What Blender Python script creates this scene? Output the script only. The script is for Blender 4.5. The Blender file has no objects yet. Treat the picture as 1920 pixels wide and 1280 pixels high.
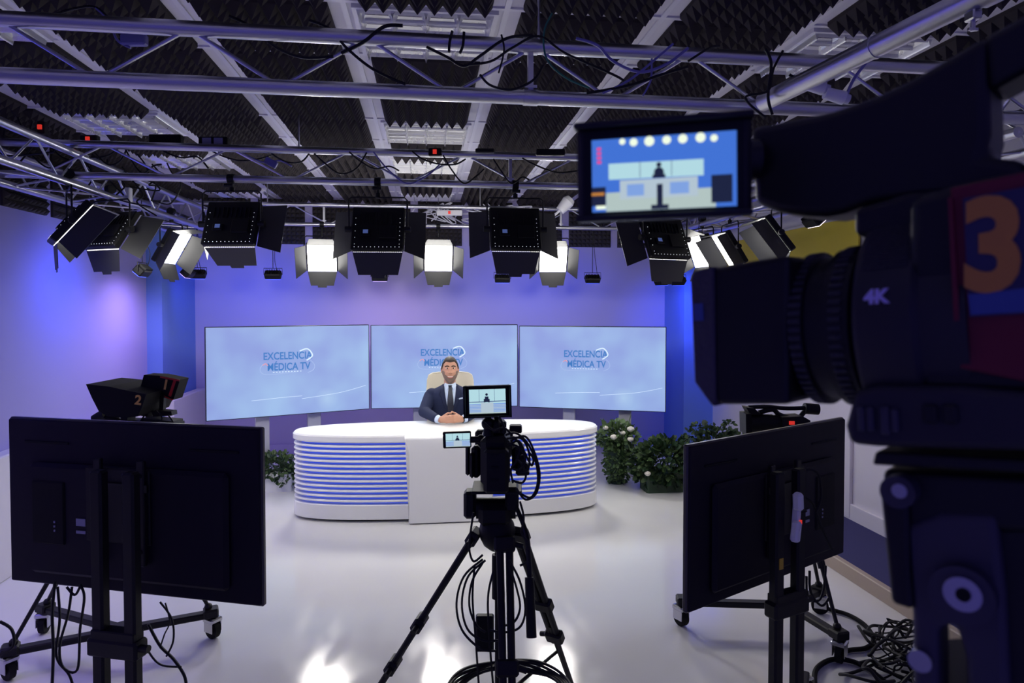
import bpy, math, random
from mathutils import Vector, Matrix, Euler
C = bpy.context.scene.collection
PI = math.pi
R = math.radians
rnd = random.Random(7)

# ---------------------------------------------------------------- camera, world, exposure
F = 1280.0
YAW = R(7.1); PITCH = R(-1.5); CAMH = 1.9
cd = bpy.data.cameras.new('camera'); cam = bpy.data.objects.new('camera', cd); C.objects.link(cam)
cd.sensor_width = 36; cd.lens = 36 * F / 1920; cd.clip_start = 0.02; cd.clip_end = 60
cam.location = (0, 0, CAMH); cam.rotation_euler = (R(90) + PITCH, 0, -YAW)
cd.shift_y = (math.tan(-PITCH) * F - 70) / 1920.0
cd.dof.use_dof = True; cd.dof.focus_distance = 5.6; cd.dof.aperture_fstop = 9.5
bpy.context.scene.camera = cam
vs = bpy.context.scene.view_settings
vs.view_transform = 'Standard'; vs.look = 'None'; vs.gamma = 1; vs.use_curve_mapping = False; vs.exposure = 0.22
w = bpy.data.worlds.new('world'); bpy.context.scene.world = w; w.use_nodes = True
w.node_tree.nodes['Background'].inputs[0].default_value = (.20, .17, .90, 1)
w.node_tree.nodes['Background'].inputs[1].default_value = 0.26

_M = cam.rotation_euler.to_matrix()
def ray(px, py):
    v = Vector(((px - 960) / F, ((640 - py) + cd.shift_y * 1920) / F, -1))
    return _M @ v
def P(px, py, Y=None, z=None, d=None, X=None):
    r = ray(px, py)
    if Y is not None: t = Y / r.y
    elif z is not None: t = (z - CAMH) / r.z
    elif X is not None: t = X / r.x
    else: t = d
    return Vector((0, 0, CAMH)) + r * t

# ---------------------------------------------------------------- materials
def mat(name, col, rough=.5, metal=0., em=None, es=0., noise=.06, scale=12, bump=0., spec=.5):
    m = bpy.data.materials.new(name); m.use_nodes = True
    nt = m.node_tree; b = nt.nodes['Principled BSDF']
    b.inputs['Base Color'].default_value = (*col, 1); b.inputs['Roughness'].default_value = rough
    b.inputs['Metallic'].default_value = metal; b.inputs['Specular IOR Level'].default_value = spec
    if em: b.inputs['Emission Color'].default_value = (*em, 1); b.inputs['Emission Strength'].default_value = es
    if noise or bump:
        tc = nt.nodes.new('ShaderNodeTexCoord'); n = nt.nodes.new('ShaderNodeTexNoise'); n.inputs['Scale'].default_value = scale
        n.inputs['Detail'].default_value = 3
        nt.links.new(tc.outputs['Object'], n.inputs['Vector'])
        mr = nt.nodes.new('ShaderNodeMapRange'); mr.inputs[3].default_value = max(0, rough - noise); mr.inputs[4].default_value = min(1, rough + noise)
        nt.links.new(n.outputs[0], mr.inputs[0]); nt.links.new(mr.outputs[0], b.inputs['Roughness'])
        if bump:
            bp = nt.nodes.new('ShaderNodeBump'); bp.inputs['Strength'].default_value = bump; bp.inputs['Distance'].default_value = .002
            nt.links.new(n.outputs[0], bp.inputs['Height']); nt.links.new(bp.outputs[0], b.inputs['Normal'])
    return m
M = {}
M['wall'] = mat('wall_paint', (.48, .44, .68), .75, scale=3, bump=.15)
M['wallblue'] = mat('lilac_wall_paint', (.38, .35, .66), .75, scale=3, bump=.15)
M['wallwhite'] = mat('white_paint', (.74, .72, .76), .6, scale=3)
M['ceil'] = mat('ceiling_tile', (.82, .80, .86), .8, scale=40, bump=.2)
M['tbar'] = mat('white_tbar', (.86, .85, .9), .4)
M['foam'] = mat('acoustic_foam', (.055, .049, .050), .95, scale=60, bump=.4, spec=.1)
M['alu'] = mat('aluminium_tube', (.60, .60, .66), .32, 1.0, scale=20)
M['black'] = mat('black_plastic', (.007, .007, .008), .5, spec=.25)
M['blackm'] = mat('black_metal', (.009, .009, .011), .5, 0., spec=.3)
M['barn'] = mat('black_barn_door', (.035, .035, .038), .45, spec=.5)
M['rubber'] = mat('rubber', (.008, .008, .01), .7, spec=.2)
M['cable'] = mat('black_cable', (.008, .008, .01), .55, spec=.3)
M['wcable'] = mat('pale_cable', (.55, .55, .65), .5)
M['bcable'] = mat('violet_cable', (.16, .15, .42), .5)
M['gcable'] = mat('green_cable', (.01, .14, .10), .5)
M['white'] = mat('white_lacquer', (.86, .86, .86), .18, scale=5, noise=.03)
M['whitep'] = mat('white_plastic', (.75, .75, .8), .4)
M['post'] = mat('pale_post', (.50, .50, .55), .4, .3)
M['carpet'] = mat('blue_carpet', (.035, .035, .13), .95, scale=200, bump=.6)
M['wood'] = mat('beige_edge', (.42, .34, .27), .5, scale=30)
M['red'] = mat('red_plastic', (.5, .02, .02), .4)
M['redled'] = mat('red_switch_lamp', (.4, .02, .02), .4, em=(1, .05, .03), es=.45)
M['yellow'] = mat('yellow_panel', (.72, .58, .05), .6)
M['gold'] = mat('amber_numeral', (.65, .34, .06), .6)
M['louver'] = mat('mirror_louver', (.85, .85, .85), .28, .75, noise=.03)
M['reflector'] = mat('dull_mirror', (.32, .31, .36), .25, .8)
M['tube'] = mat('unlit_lamp_tube', (.8, .8, .82), .3)
M['led'] = mat('led_diffuser', (.9, .9, .9), .5, em=(1, .98, .92), es=9, noise=0)
M['leddim'] = mat('led_edge', (.9, .9, .9), .5, em=(1, .97, .88), es=1.6, noise=0)
M['dot'] = mat('led_dot', (.9, .9, .9), .5, em=(.9, .92, 1), es=.9, noise=0)
M['bluelamp'] = mat('blue_led_strip', (.1, .15, .6), .5, em=(.03, .08, .75), es=.5, noise=0)
M['chrome'] = mat('brushed_steel', (.55, .55, .58), .25, 1.0)
M['bezel'] = mat('screen_bezel', (.015, .016, .02), .4)

def floor_mat():
    m = mat('white_epoxy', (.66, .66, .68), .16, noise=0)
    nt = m.node_tree; b = nt.nodes['Principled BSDF']
    tc = nt.nodes.new('ShaderNodeTexCoord')
    n = nt.nodes.new('ShaderNodeTexNoise'); n.inputs['Scale'].default_value = 1.1; n.inputs['Detail'].default_value = 6
    n2 = nt.nodes.new('ShaderNodeTexNoise'); n2.inputs['Scale'].default_value = 7; n2.inputs['Detail'].default_value = 4
    mp = nt.nodes.new('ShaderNodeMapping'); mp.inputs['Scale'].default_value = (1, .35, 1)
    nt.links.new(tc.outputs['Object'], mp.inputs[0]); nt.links.new(mp.outputs[0], n2.inputs['Vector'])
    nt.links.new(tc.outputs['Object'], n.inputs['Vector'])
    mr = nt.nodes.new('ShaderNodeMapRange'); mr.inputs[1].default_value = .35; mr.inputs[2].default_value = .65
    mr.inputs[3].default_value = .08; mr.inputs[4].default_value = .20
    nt.links.new(n2.outputs[0], mr.inputs[0]); nt.links.new(mr.outputs[0], b.inputs['Roughness'])
    cr = nt.nodes.new('ShaderNodeValToRGB')
    cr.color_ramp.elements[0].color = (.74, .74, .74, 1); cr.color_ramp.elements[1].color = (.82, .82, .80, 1)
    nt.links.new(n.outputs[0], cr.inputs[0]); nt.links.new(cr.outputs[0], b.inputs['Base Color'])
    bp = nt.nodes.new('ShaderNodeBump'); bp.inputs['Strength'].default_value = .12; bp.inputs['Distance'].default_value = .004
    nt.links.new(n2.outputs[0], bp.inputs['Height']); nt.links.new(bp.outputs[0], b.inputs['Normal'])
    return m
M['floor'] = floor_mat()

# ---------------------------------------------------------------- mesh builder
class MB:
    def __init__(s): s.v = []; s.f = []; s.mi = []; s.cur = 0
    def add(s, vs_, fs, mtx=None):
        o = len(s.v)
        for p in vs_:
            p = Vector(p)
            s.v.append(mtx @ p if mtx is not None else p)
        for f in fs: s.f.append(tuple(i + o for i in f)); s.mi.append(s.cur)
        return s
    def box(s, c, sz, rot=None, bev=0., mtx=None):
        x, y, z = [k / 2 for k in sz]
        m = Matrix.Translation(Vector(c)) @ (Euler(rot).to_matrix().to_4x4() if rot else Matrix.Identity(4))
        if mtx is not None: m = mtx @ m
        b = min(bev, x * .95, y * .95, z * .95)
        if b <= 0:
            vv = [(i, j, k) for i in (-x, x) for j in (-y, y) for k in (-z, z)]
            ff = [(0, 1, 3, 2), (4, 6, 7, 5), (0, 4, 5, 1), (2, 3, 7, 6), (0, 2, 6, 4), (1, 5, 7, 3)]
            return s.add(vv, ff, m)
        # chamfered box: three vertices per corner
        vv = []; idx = {}
        for i in (-1, 1):
            for j in (-1, 1):
                for k in (-1, 1):
                    for a in range(3):
                        p = [i * (x - b), j * (y - b), k * (z - b)]
                        p[a] = (i * x, j * y, k * z)[a]
                        idx[(i, j, k, a)] = len(vv); vv.append(p)
        ff = []
        for a in range(3):
            o1, o2 = [q for q in range(3) if q != a]
            for sg in (-1, 1):
                def key(u, w_):
                    t = [0, 0, 0]; t[a] = sg; t[o1] = u; t[o2] = w_; return idx[(*t, a)]
                ff.append((key(-1, -1), key(1, -1), key(1, 1), key(-1, 1)))
        for a in range(3):
            o1, o2 = [q for q in range(3) if q != a]
            for u in (-1, 1):
                for w_ in (-1, 1):
                    def key(sg, ax):
                        t = [0, 0, 0]; t[a] = sg; t[o1] = u; t[o2] = w_; return idx[(*t, ax)]
                    ff.append((key(-1, o1), key(1, o1), key(1, o2), key(-1, o2)))
        for i in (-1, 1):
            for j in (-1, 1):
                for k in (-1, 1): ff.append((idx[(i, j, k, 0)], idx[(i, j, k, 1)], idx[(i, j, k, 2)]))
        return s.add(vv, ff, m)
    def cyl(s, p0, p1, r0, r1=None, n=12, cap=True):
        p0 = Vector(p0); p1 = Vector(p1); r1 = r0 if r1 is None else r1
        q = (p1 - p0).to_track_quat('Z', 'Y').to_matrix()
        vv = [p0 + q @ Vector((r0 * math.cos(2 * PI * i / n), r0 * math.sin(2 * PI * i / n), 0)) for i in range(n)]
        vv += [p1 + q @ Vector((r1 * math.cos(2 * PI * i / n), r1 * math.sin(2 * PI * i / n), 0)) for i in range(n)]
        ff = [(i, (i + 1) % n, n + (i + 1) % n, n + i) for i in range(n)]
        if cap: ff += [tuple(reversed(range(n))), tuple(range(n, 2 * n))]
        return s.add(vv, ff)
    def tube(s, pts, r, n=6, smooth=True, closed=False):
        pts = [Vector(p) for p in pts]
        if smooth and len(pts) > 2: pts = catmull(pts, 6)
        rr = r if isinstance(r, (list, tuple)) else None
        vv = []; up = Vector((0, 0, 1)); prev = None
        for i, p in enumerate(pts):
            t = (pts[min(i + 1, len(pts) - 1)] - pts[max(i - 1, 0)])
            if t.length < 1e-9: t = Vector((0, 0, 1))
            t.normalize()
            if prev is None:
                a = t.cross(up if abs(t.z) < .9 else Vector((1, 0, 0))).normalized()
            else:
                a = (prev - t * prev.dot(t)); a = a.normalized() if a.length > 1e-6 else t.orthogonal().normalized()
            prev = a; b = t.cross(a)
            k = r if rr is None else rr[0] + (rr[1] - rr[0]) * i / (len(pts) - 1)
            for j in range(n):
                an = 2 * PI * j / n; vv.append(p + a * (k * math.cos(an)) + b * (k * math.sin(an)))
        L = len(pts); ff = []
        for i in range(L - 1):
            for j in range(n): ff.append((i * n + j, i * n + (j + 1) % n, (i + 1) * n + (j + 1) % n, (i + 1) * n + j))
        ff += [tuple(reversed(range(n))), tuple(range((L - 1) * n, L * n))]
        return s.add(vv, ff)
    def lathe(s, prof, mtx=None, n=32, sx=1., sy=1.):   # prof = [(r, z)]
        vv = []; ff = []
        for (r, z) in prof:
            for j in range(n):
                a = 2 * PI * j / n; vv.append((r * math.cos(a) * sx, r * math.sin(a) * sy, z))
        for i in range(len(prof) - 1):
            for j in range(n): ff.append((i * n + j, i * n + (j + 1) % n, (i + 1) * n + (j + 1) % n, (i + 1) * n + j))
        if prof[0][0] > 1e-6: ff.append(tuple(reversed(range(n))))
        if prof[-1][0] > 1e-6: ff.append(tuple(range((len(prof) - 1) * n, len(prof) * n)))
        return s.add(vv, ff, mtx)
    def prism(s, poly, h, mtx=None):      # poly in xy, extruded 0..h in z
        n = len(poly)
        vv = [(x, y, 0) for x, y in poly] + [(x, y, h) for x, y in poly]
        ff = [tuple(reversed(range(n))), tuple(range(n, 2 * n))] + [(i, (i + 1) % n, n + (i + 1) % n, n + i) for i in range(n)]
        return s.add(vv, ff, mtx)
    def ball(s, c, r, n=16, m=10, mtx=None):
        if not isinstance(r, (tuple, list)): r = (r, r, r)
        vv = [(c[0], c[1], c[2] - r[2])]
        for i in range(1, m):
            a = -PI / 2 + PI * i / m
            for j in range(n):
                b = 2 * PI * j / n
                vv.append((c[0] + r[0] * math.cos(a) * math.cos(b), c[1] + r[1] * math.cos(a) * math.sin(b), c[2] + r[2] * math.sin(a)))
        vv.append((c[0], c[1], c[2] + r[2])); ff = []
        for j in range(n): ff.append((0, 1 + (j + 1) % n, 1 + j))
        for i in range(m - 2):
            for j in range(n): ff.append((1 + i * n + j, 1 + i * n + (j + 1) % n, 1 + (i + 1) * n + (j + 1) % n, 1 + (i + 1) * n + j))
        for j in range(n): ff.append((len(vv) - 1, 1 + (m - 2) * n + j, 1 + (m - 2) * n + (j + 1) % n))
        return s.add(vv, ff, mtx)
    def build(s, name, m, parent=None, smooth=True, ang=35):
        me = bpy.data.meshes.new(name); me.from_pydata([tuple(p) for p in s.v], [], s.f)
        ms = m if isinstance(m, (list, tuple)) else [m]
        for k in ms: me.materials.append(M[k] if isinstance(k, str) else k)
        if len(ms) > 1: me.polygons.foreach_set('material_index', s.mi)
        me.update()
        if smooth:
            me.shade_smooth(); me.set_sharp_from_angle(angle=R(ang))
        o = bpy.data.objects.new(name, me); C.objects.link(o)
        if parent is not None: o.parent = parent
        return o
def catmull(p, k):
    out = []
    for i in range(len(p) - 1):
        a = p[max(i - 1, 0)]; b = p[i]; c = p[i + 1]; d = p[min(i + 2, len(p) - 1)]
        for j in range(k):
            t = j / k
            out.append(.5 * ((2 * b) + (c - a) * t + (2 * a - 5 * b + 4 * c - d) * t * t + (3 * b - a - 3 * c + d) * t ** 3))
    out.append(p[-1]); return out
def rsq(w_, h, r, n=5):     # rounded rectangle outline
    out = []
    for cx, cy, a0 in ((w_ / 2 - r, h / 2 - r, 0), (-w_ / 2 + r, h / 2 - r, 90), (-w_ / 2 + r, -h / 2 + r, 180), (w_ / 2 - r, -h / 2 + r, 270)):
        for i in range(n + 1):
            a = R(a0 + 90 * i / n); out.append((cx + r * math.cos(a), cy + r * math.sin(a)))
    return out
XZ = Matrix(((1, 0, 0, 0), (0, 0, -1, 0), (0, 1, 0, 0), (0, 0, 0, 1)))   # prism x,y,z -> x,-z,y : upright, extruded to -Y
def tag(o, label, cat, group=None, kind=None):
    o['label'] = label; o['category'] = cat
    if group: o['group'] = group
    if kind: o['kind'] = kind
    return o
def thing(name, label, cat, loc=(0, 0, 0), rot=(0, 0, 0), group=None):
    o = bpy.data.objects.new(name, None); C.objects.link(o); o.empty_display_size = .1
    o.location = loc; o.rotation_euler = rot
    return tag(o, label, cat, group)
def struct(mb, name, m, **k):
    o = mb.build(name, m, **k); o['kind'] = 'structure'; return o
def copy_tree(o, parent=None):
    c = o.copy(); C.objects.link(c)
    if parent is not None: c.parent = parent
    for ch in list(o.children): copy_tree(ch, c)
    return c
def text_mesh(name, body, size, m, parent, mtx, extrude=.0005, align='CENTER', xs=1., bold=0.):
    cu = bpy.data.curves.new(name, 'FONT'); cu.body = body; cu.size = size; cu.extrude = extrude; cu.align_x = align; cu.align_y = 'CENTER'
    cu.offset = bold; cu.resolution_u = 4
    to = bpy.data.objects.new(name + '_t', cu); C.objects.link(to)
    dg = bpy.context.evaluated_depsgraph_get(); me = bpy.data.meshes.new_from_object(to.evaluated_get(dg))
    bpy.data.objects.remove(to); me.name = name; me.materials.clear(); me.materials.append(M[m] if isinstance(m, str) else m)
    me.transform(mtx @ Matrix.Diagonal((xs, 1, 1, 1)))
    o = bpy.data.objects.new(name, me); C.objects.link(o); o.parent = parent
    return o
def area(name, loc, rot, size, power, col, parent=None, size_y=None, spread=180):
    l = bpy.data.lights.new(name, 'AREA'); l.energy = power; l.color = col; l.size = size; l.spread = R(spread)
    if size_y: l.shape = 'RECTANGLE'; l.size_y = size_y
    o = bpy.data.objects.new(name, l); C.objects.link(o); o.location = loc; o.rotation_euler = rot
    if parent is not None: o.parent = parent
    return o
def spot(name, loc, target, power, col, angle=80, blend=.8, parent=None, r=.04):
    l = bpy.data.lights.new(name, 'SPOT'); l.energy = power; l.color = col; l.spot_size = R(angle); l.spot_blend = blend; l.shadow_soft_size = r
    o = bpy.data.objects.new(name, l); C.objects.link(o); o.location = loc
    o.rotation_euler = (Vector(target) - Vector(loc)).to_track_quat('-Z', 'Y').to_euler()
    if parent is not None: o.parent = parent
    return o
ORD = ['first', 'second', 'third', 'fourth', 'fifth', 'sixth', 'seventh', 'eighth', 'ninth', 'tenth', 'eleventh', 'twelfth']

# ---------------------------------------------------------------- the room
XL, XR, YB, H, YF = -3.0, 3.55, 8.85, 3.24, -1.2
struct(MB().box(((XL + XR) / 2, (YF + YB) / 2, -.05), (XR - XL + .4, YB - YF + .4, .1)), 'floor', 'floor', smooth=False)
struct(MB().box(((XL + XR) / 2, (YF + YB) / 2, H + .05), (XR - XL + .4, YB - YF + .4, .1)), 'ceiling', 'ceil', smooth=False)
struct(MB().box(((XL + XR) / 2, YB + .1, H / 2), (XR - XL + .4, .2, H)), 'wall_back', 'wall', smooth=False)
struct(MB().box((XL - .1, (YF + YB) / 2, H / 2), (.2, YB - YF, H)), 'wall_left', 'wallblue', smooth=False)
struct(MB().box((XR + .1, (YF + YB) / 2, H / 2), (.2, YB - YF, H)), 'wall_right', 'wallwhite', smooth=False)
# corner pillars
M['pillarL'] = mat('blue_pillar_paint', (.16, .28, .74), .7)
struct(MB().box((-2.92, 8.32, H / 2 - .27), (.16, 1.06, H - .54)), 'trim_1', 'pillarL', smooth=False)
struct(MB().box((3.36, 8.5, H / 2 - .27), (.38, .7, H - .54)), 'trim_2', 'pillarL', smooth=False)
# low white wainscot box along the left wall, skirting on the back wall
struct(MB().box((XL + .06, 3.3, .43), (.12, 8.96, .86), bev=.01), 'trim_3', 'wallwhite', smooth=False)
b = MB(); b.box(((XL + XR) / 2 + .1, YB - .012, .07), (6.0, .024, .14), bev=.004); b.box(((XL + XR) / 2 + .1, YB - .02, .012), (6.0, .04, .024))
struct(b, 'baseboard_back', 'wall', smooth=False)
struct(MB().box((-2.78, 8.31, .43), (.10, 1.06, .86), bev=.01), 'trim_11', 'wallwhite', smooth=False)
struct(MB().box((XR - .012, 3.2, .15), (.024, 8.6, .14), bev=.004), 'baseboard_right', 'wallwhite', smooth=False)
# raised carpeted strip on the right
b = MB(); b.box((3.235, 2.7, .045), (.62, 7.7, .09)); struct(b, 'trim_4', 'carpet', smooth=False)
struct(MB().box((2.905, 2.7, .047), (.05, 7.7, .1), bev=.006), 'trim_5', 'wood', smooth=False)
# wall battens and a flat panel on the right wall
for k, yy in enumerate((5.35, 4.75, 3.3)):
    struct(MB().box((XR - .015, yy, 1.15), (.03, .09, 2.1), bev=.005), 'trim_%d' % (6 + k), 'wallwhite', smooth=False)
struct(MB().box((XR - .008, 4.05, 1.25), (.016, 1.24, 2.1), bev=.003), 'door_1', 'whitep', smooth=False)
struct(MB().box((XR - .008, 6.9, 2.62), (.03, 3.3, .05), bev=.003), 'trim_9', 'wallwhite', smooth=False)

# suspended ceiling: T-bars
PX, PY, Y0 = .73, .645, 3.43
tb = MB()
for i in range(-5, 6):
    x = i * PX + PX / 2
    if XL < x < XR: tb.box((x, (2 + YB) / 2, H - .003), (.026, YB - 1.9, .012))
for k in range(-3, 10):
    y = Y0 + (k - .5) * PY
    if y < YB: tb.box(((XL + XR) / 2, y, H - .003), (XR - XL, .024, .0125))
struct(tb, 'trim_10', 'tbar', smooth=False)

# foam tiles
def foam_mesh(nx, ny, w_, h_, hgt=.05, base=.02):
    b = MB(); sx = w_ / nx; sy = h_ / ny
    for i in range(nx):
        for j in range(ny):
            x0 = -w_ / 2 + i * sx; y0 = -h_ / 2 + j * sy
            b.add([(x0, y0, -base), (x0 + sx, y0, -base), (x0 + sx, y0 + sy, -base), (x0, y0 + sy, -base), (x0 + sx / 2, y0 + sy / 2, -base - hgt)],
                  [(1, 0, 4), (2, 1, 4), (3, 2, 4), (0, 3, 4)])
    x, y = w_ / 2, h_ / 2
    b.add([(-x, -y, 0), (x, -y, 0), (x, y, 0), (-x, y, 0), (-x, -y, -base), (x, -y, -base), (x, y, -base), (-x, y, -base)],
          [(0, 1, 2, 3), (0, 4, 5, 1), (1, 5, 6, 2), (2, 6, 7, 3), (3, 7, 4, 0)])
    return b
foam0 = foam_mesh(8, 8, .59, .575, .062).build('foam_tile', 'foam', smooth=False)
foamn = foam_mesh(4, 8, .30, .575).build('foam_tile', 'foam', smooth=False)
foamw = foam_mesh(10, 10, .56, .56, .04).build('foam_tile', 'foam', smooth=False)
used = {'0': False, 'n': False, 'w': False}
def place(kind, loc, rot, label, group):
    o = {'0': foam0, 'n': foamn, 'w': foamw}[kind]
    if used[kind]: o = o.copy(); C.objects.link(o)
    used[kind] = True
    o.location = loc; o.rotation_euler = rot; tag(o, label, 'acoustic foam', group)
FIX = {(0, 0), (0, 3), (0, 5), (0, 8), (-3, 0), (-3, 3), (-3, 5), (-3, 8), (3, 0), (3, 3), (3, 5)}
COLW = {0: 'in middle ceiling column', -1: 'one ceiling column left of middle', -2: 'two ceiling columns left of middle', -3: 'three ceiling columns left of middle',
        -4: 'in narrow ceiling column along left wall', 1: 'one ceiling column right of middle', 2: 'two ceiling columns right of middle', 3: 'three ceiling columns right of middle', 4: 'in ceiling column along right wall'}
for i in range(-4, 5):
    for k in range(-1, 9):
        if (i, k) in FIX: continue
        lab = 'dark foam tile %s, %s from back wall' % (COLW[i], ORD[8 - k])
        if i == -4: place('n', (-2.82, Y0 + k * PY, H - .0), (0, 0, 0), lab, 'foam tiles on the ceiling')
        else: place('0', (i * PX, Y0 + k * PY, H), (0, 0, 0), lab, 'foam tiles on the ceiling')
for i in range(9):
    place('w', (-2.45 + i * .655, YB, 2.93), (R(-90), 0, 0), 'square of dark foam high on the back wall, %s from the left corner' % ORD[i], 'foam squares along the top of the back wall')
for i in range(4):
    place('w', (XL, 5.55 + i * .655, 2.88), (R(-90), 0, R(90)), 'square of dark foam high on the left wall, %s from the camera end' % ORD[i], 'foam squares along the top of the left wall')

# ceiling louvre fixtures
def fixture(label, loc):
    t = thing('ceiling_light', label, 'ceiling light', loc, group='recessed louvre lights')
    b = MB(); w_, h_ = .66, .60
    for s_ in (-1, 1):
        b.box((s_ * (w_ / 2 - .015), 0, -.012), (.03, h_, .024)); b.box((0, s_ * (h_ / 2 - .012), -.012), (w_ - .06, .024, .0235))
    b.build('frame', 'tbar', t, smooth=False)
    b = MB()
    def blade(p, q, wv, dep):     # parabolic blade from p to q, sideways direction wv
        cs = [(-1, 0), (-.42, -.35), (-.12, -.85), (0, -1), (.12, -.85), (.42, -.35), (1, 0)]; vv = []
        for e_ in (p, q):
            for u, k in cs: vv.append((e_[0] + wv[0] * u, e_[1] + wv[1] * u, -.010 + dep * k))
        n = len(cs); b.add(vv, [(i, i + 1, n + i + 1, n + i) for i in range(n - 1)] + [tuple(range(n)), tuple(reversed(range(n, 2 * n)))])
    for q in range(5): x = -w_ / 2 + .03 + q * (w_ - .06) / 4; blade((x, -h_ / 2 + .02), (x, h_ / 2 - .02), (.022, 0), .045)
    for q in range(6): y = -h_ / 2 + .03 + q * (h_ - .06) / 5; blade((-w_ / 2 + .03, y), (w_ / 2 - .03, y), (0, .034), .026)
    b.build('louvre', 'louver', t, smooth=False)
    MB().box((0, 0, -.006), (w_ - .06, h_ - .05, .008)).build('reflector', 'reflector', t, smooth=False)
    for q in range(3): MB().cyl((-.28, -.17 + q * .17, -.022), (.28, -.17 + q * .17, -.022), .010, n=10).build('lamp_tube', 'tube', t)
    return t
for n_, (i, k) in enumerate(sorted(FIX)):
    fixture('louvre light %s, %s row from back wall' % (COLW[i], ORD[8 - k]), (i * PX, Y0 + k * PY, H))

# ---------------------------------------------------------------- trusses
TZ0, TZ1 = CAMH + .86, CAMH + 1.07
def chord(t, p0, p1, r, name='chord'):
    MB().cyl(p0, p1, r, n=20).build(name, 'alu', t)
def ladder(t, a0, b0, a1, b1, r, step, off=0., br=.008):
    # a = upper chord ends, b = lower chord ends; zigzag braces between them
    a0, b0, a1, b1 = map(Vector, (a0, b0, a1, b1)); L = (a1 - a0).length; n = max(2, int(L / step))
    for i in range(n):
        u0 = (i + off) / n; u1 = (i + 1 + off) / n
        if u1 > 1: break
        p = (a0 if i % 2 == 0 else b0).lerp(a1 if i % 2 == 0 else b1, u0)
        q = (b0 if i % 2 == 0 else a0).lerp(b1 if i % 2 == 0 else a1, u1)
        MB().cyl(p, q, br, n=8).build('brace', 'alu', t)
def cross_truss(label, Y, x0, x1, r, step, uprights, r2=None, tilt=0.0, rz=0.):
    t = thing('lighting_truss', label, 'truss', (0, Y, TZ0), (0, 0, rz), group='aluminium cross trusses')
    s = TZ1 - TZ0
    chord(t, (x0, tilt, s), (x1, tilt, s), r); chord(t, (x0, 0, 0), (x1, 0, 0), r2 or r)
    ladder(t, (x0, tilt, s), (x0, 0, 0), (x1, tilt, s), (x1, 0, 0), r, step)
    for x in uprights:
        b = MB(); b.box((x, tilt / 2, s / 2), (.022, .03, s)); b.cyl((x - .03, 0, 0), (x + .03, 0, 0), r * 1.12, n=20); b.cyl((x - .03, tilt, s), (x + .03, tilt, s), r * 1.12, n=20)
        b.box((x, -.012, .04), (.05, .02, .012)); b.build('upright', 'alu', t)
    return t
TY1, TY2, TY3 = 2.83, 4.92, 7.6
cross_truss('thick silver cross truss nearest the viewer, spanning the top of the view', TY1, -2.95, 3.5, .030, .33, [.43], rz=R(.8))
cross_truss('silver cross truss halfway back, carrying the black light panels', TY2, -2.95, 3.5, .026, .40, [.60])
cross_truss('silver cross truss farthest back, carrying the glowing light panels', TY3, -2.95, 3.5, .022, .36, [-1.1, 1.5, 2.6])
def box_truss(label, xa, xb, ya, yb):
    t = thing('lighting_truss', label, 'truss', ((xa + xb) / 2, ya, TZ0 - .055)); s = TZ1 - TZ0; w_ = abs(xb - xa) / 2; L = yb - ya
    for x in (-w_, w_):
        for z in (0, s): chord(t, (x, 0, z), (x, L, z), .026)
        ladder(t, (x, 0, s), (x, 0, 0), (x, L, s), (x, L, 0), .026, .26)
    ladder(t, (-w_, 0, 0), (w_, 0, 0), (-w_, L, 0), (w_, L, 0), .026, .36)
    return t
box_truss('long silver box truss running beside the left wall', -2.8, -2.35, 2.9, 8.7)
box_truss('long silver box truss running beside the right wall', 2.75, 3.15, 2.9, 8.7)
# fat near tube, top right
t = thing('lighting_truss', 'fat bright silver tube slanting across the top right corner', 'truss', P(1430, 192, Y=2.70))
e = P(1890, -35, Y=1.75) - t.location
MB().cyl((0, 0, 0), e, .037, n=28).build('chord', 'alu', t)
MB().cyl(e * .93, e * .99, .043, n=28).build('coupler', 'alu', t); MB().cyl(e * .55, e * .56, .040, n=28).build('coupler', 'alu', t)
b = MB(); b.box(e * .9 + Vector((0, 0, -.05)), (.03, .04, .03), bev=.004); b.cyl(e * .9 + Vector((0, 0, -.05)), e * .9 + Vector((0, 0, -.095)), .007); b.box(e * .9 + Vector((0, 0, -.09)), (.03, .008, .008)); b.build('clamp_bolt', 'chrome', t)
# short ceiling drop rods
for px, yy in ((1010, TY1), (560, TY2), (1180, TY2), (500, TY3), (900, TY3)):
    p = P(px, 200, Y=yy)
    o = MB().cyl((0, 0, 0), (0, 0, H - TZ1 - .02), .006, n=8).build('drop_rod', 'alu'); o.location = (p.x, yy, TZ1 + .015)
    tag(o, 'thin threaded rod hanging the %s truss from the ceiling, %s' % ({TY1: 'nearest', TY2: 'middle', TY3: 'far'}[yy], 'right rod' if px in (1180, 900, 1010) else 'left rod'), 'rod', 'threaded rods from ceiling to truss')

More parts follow.
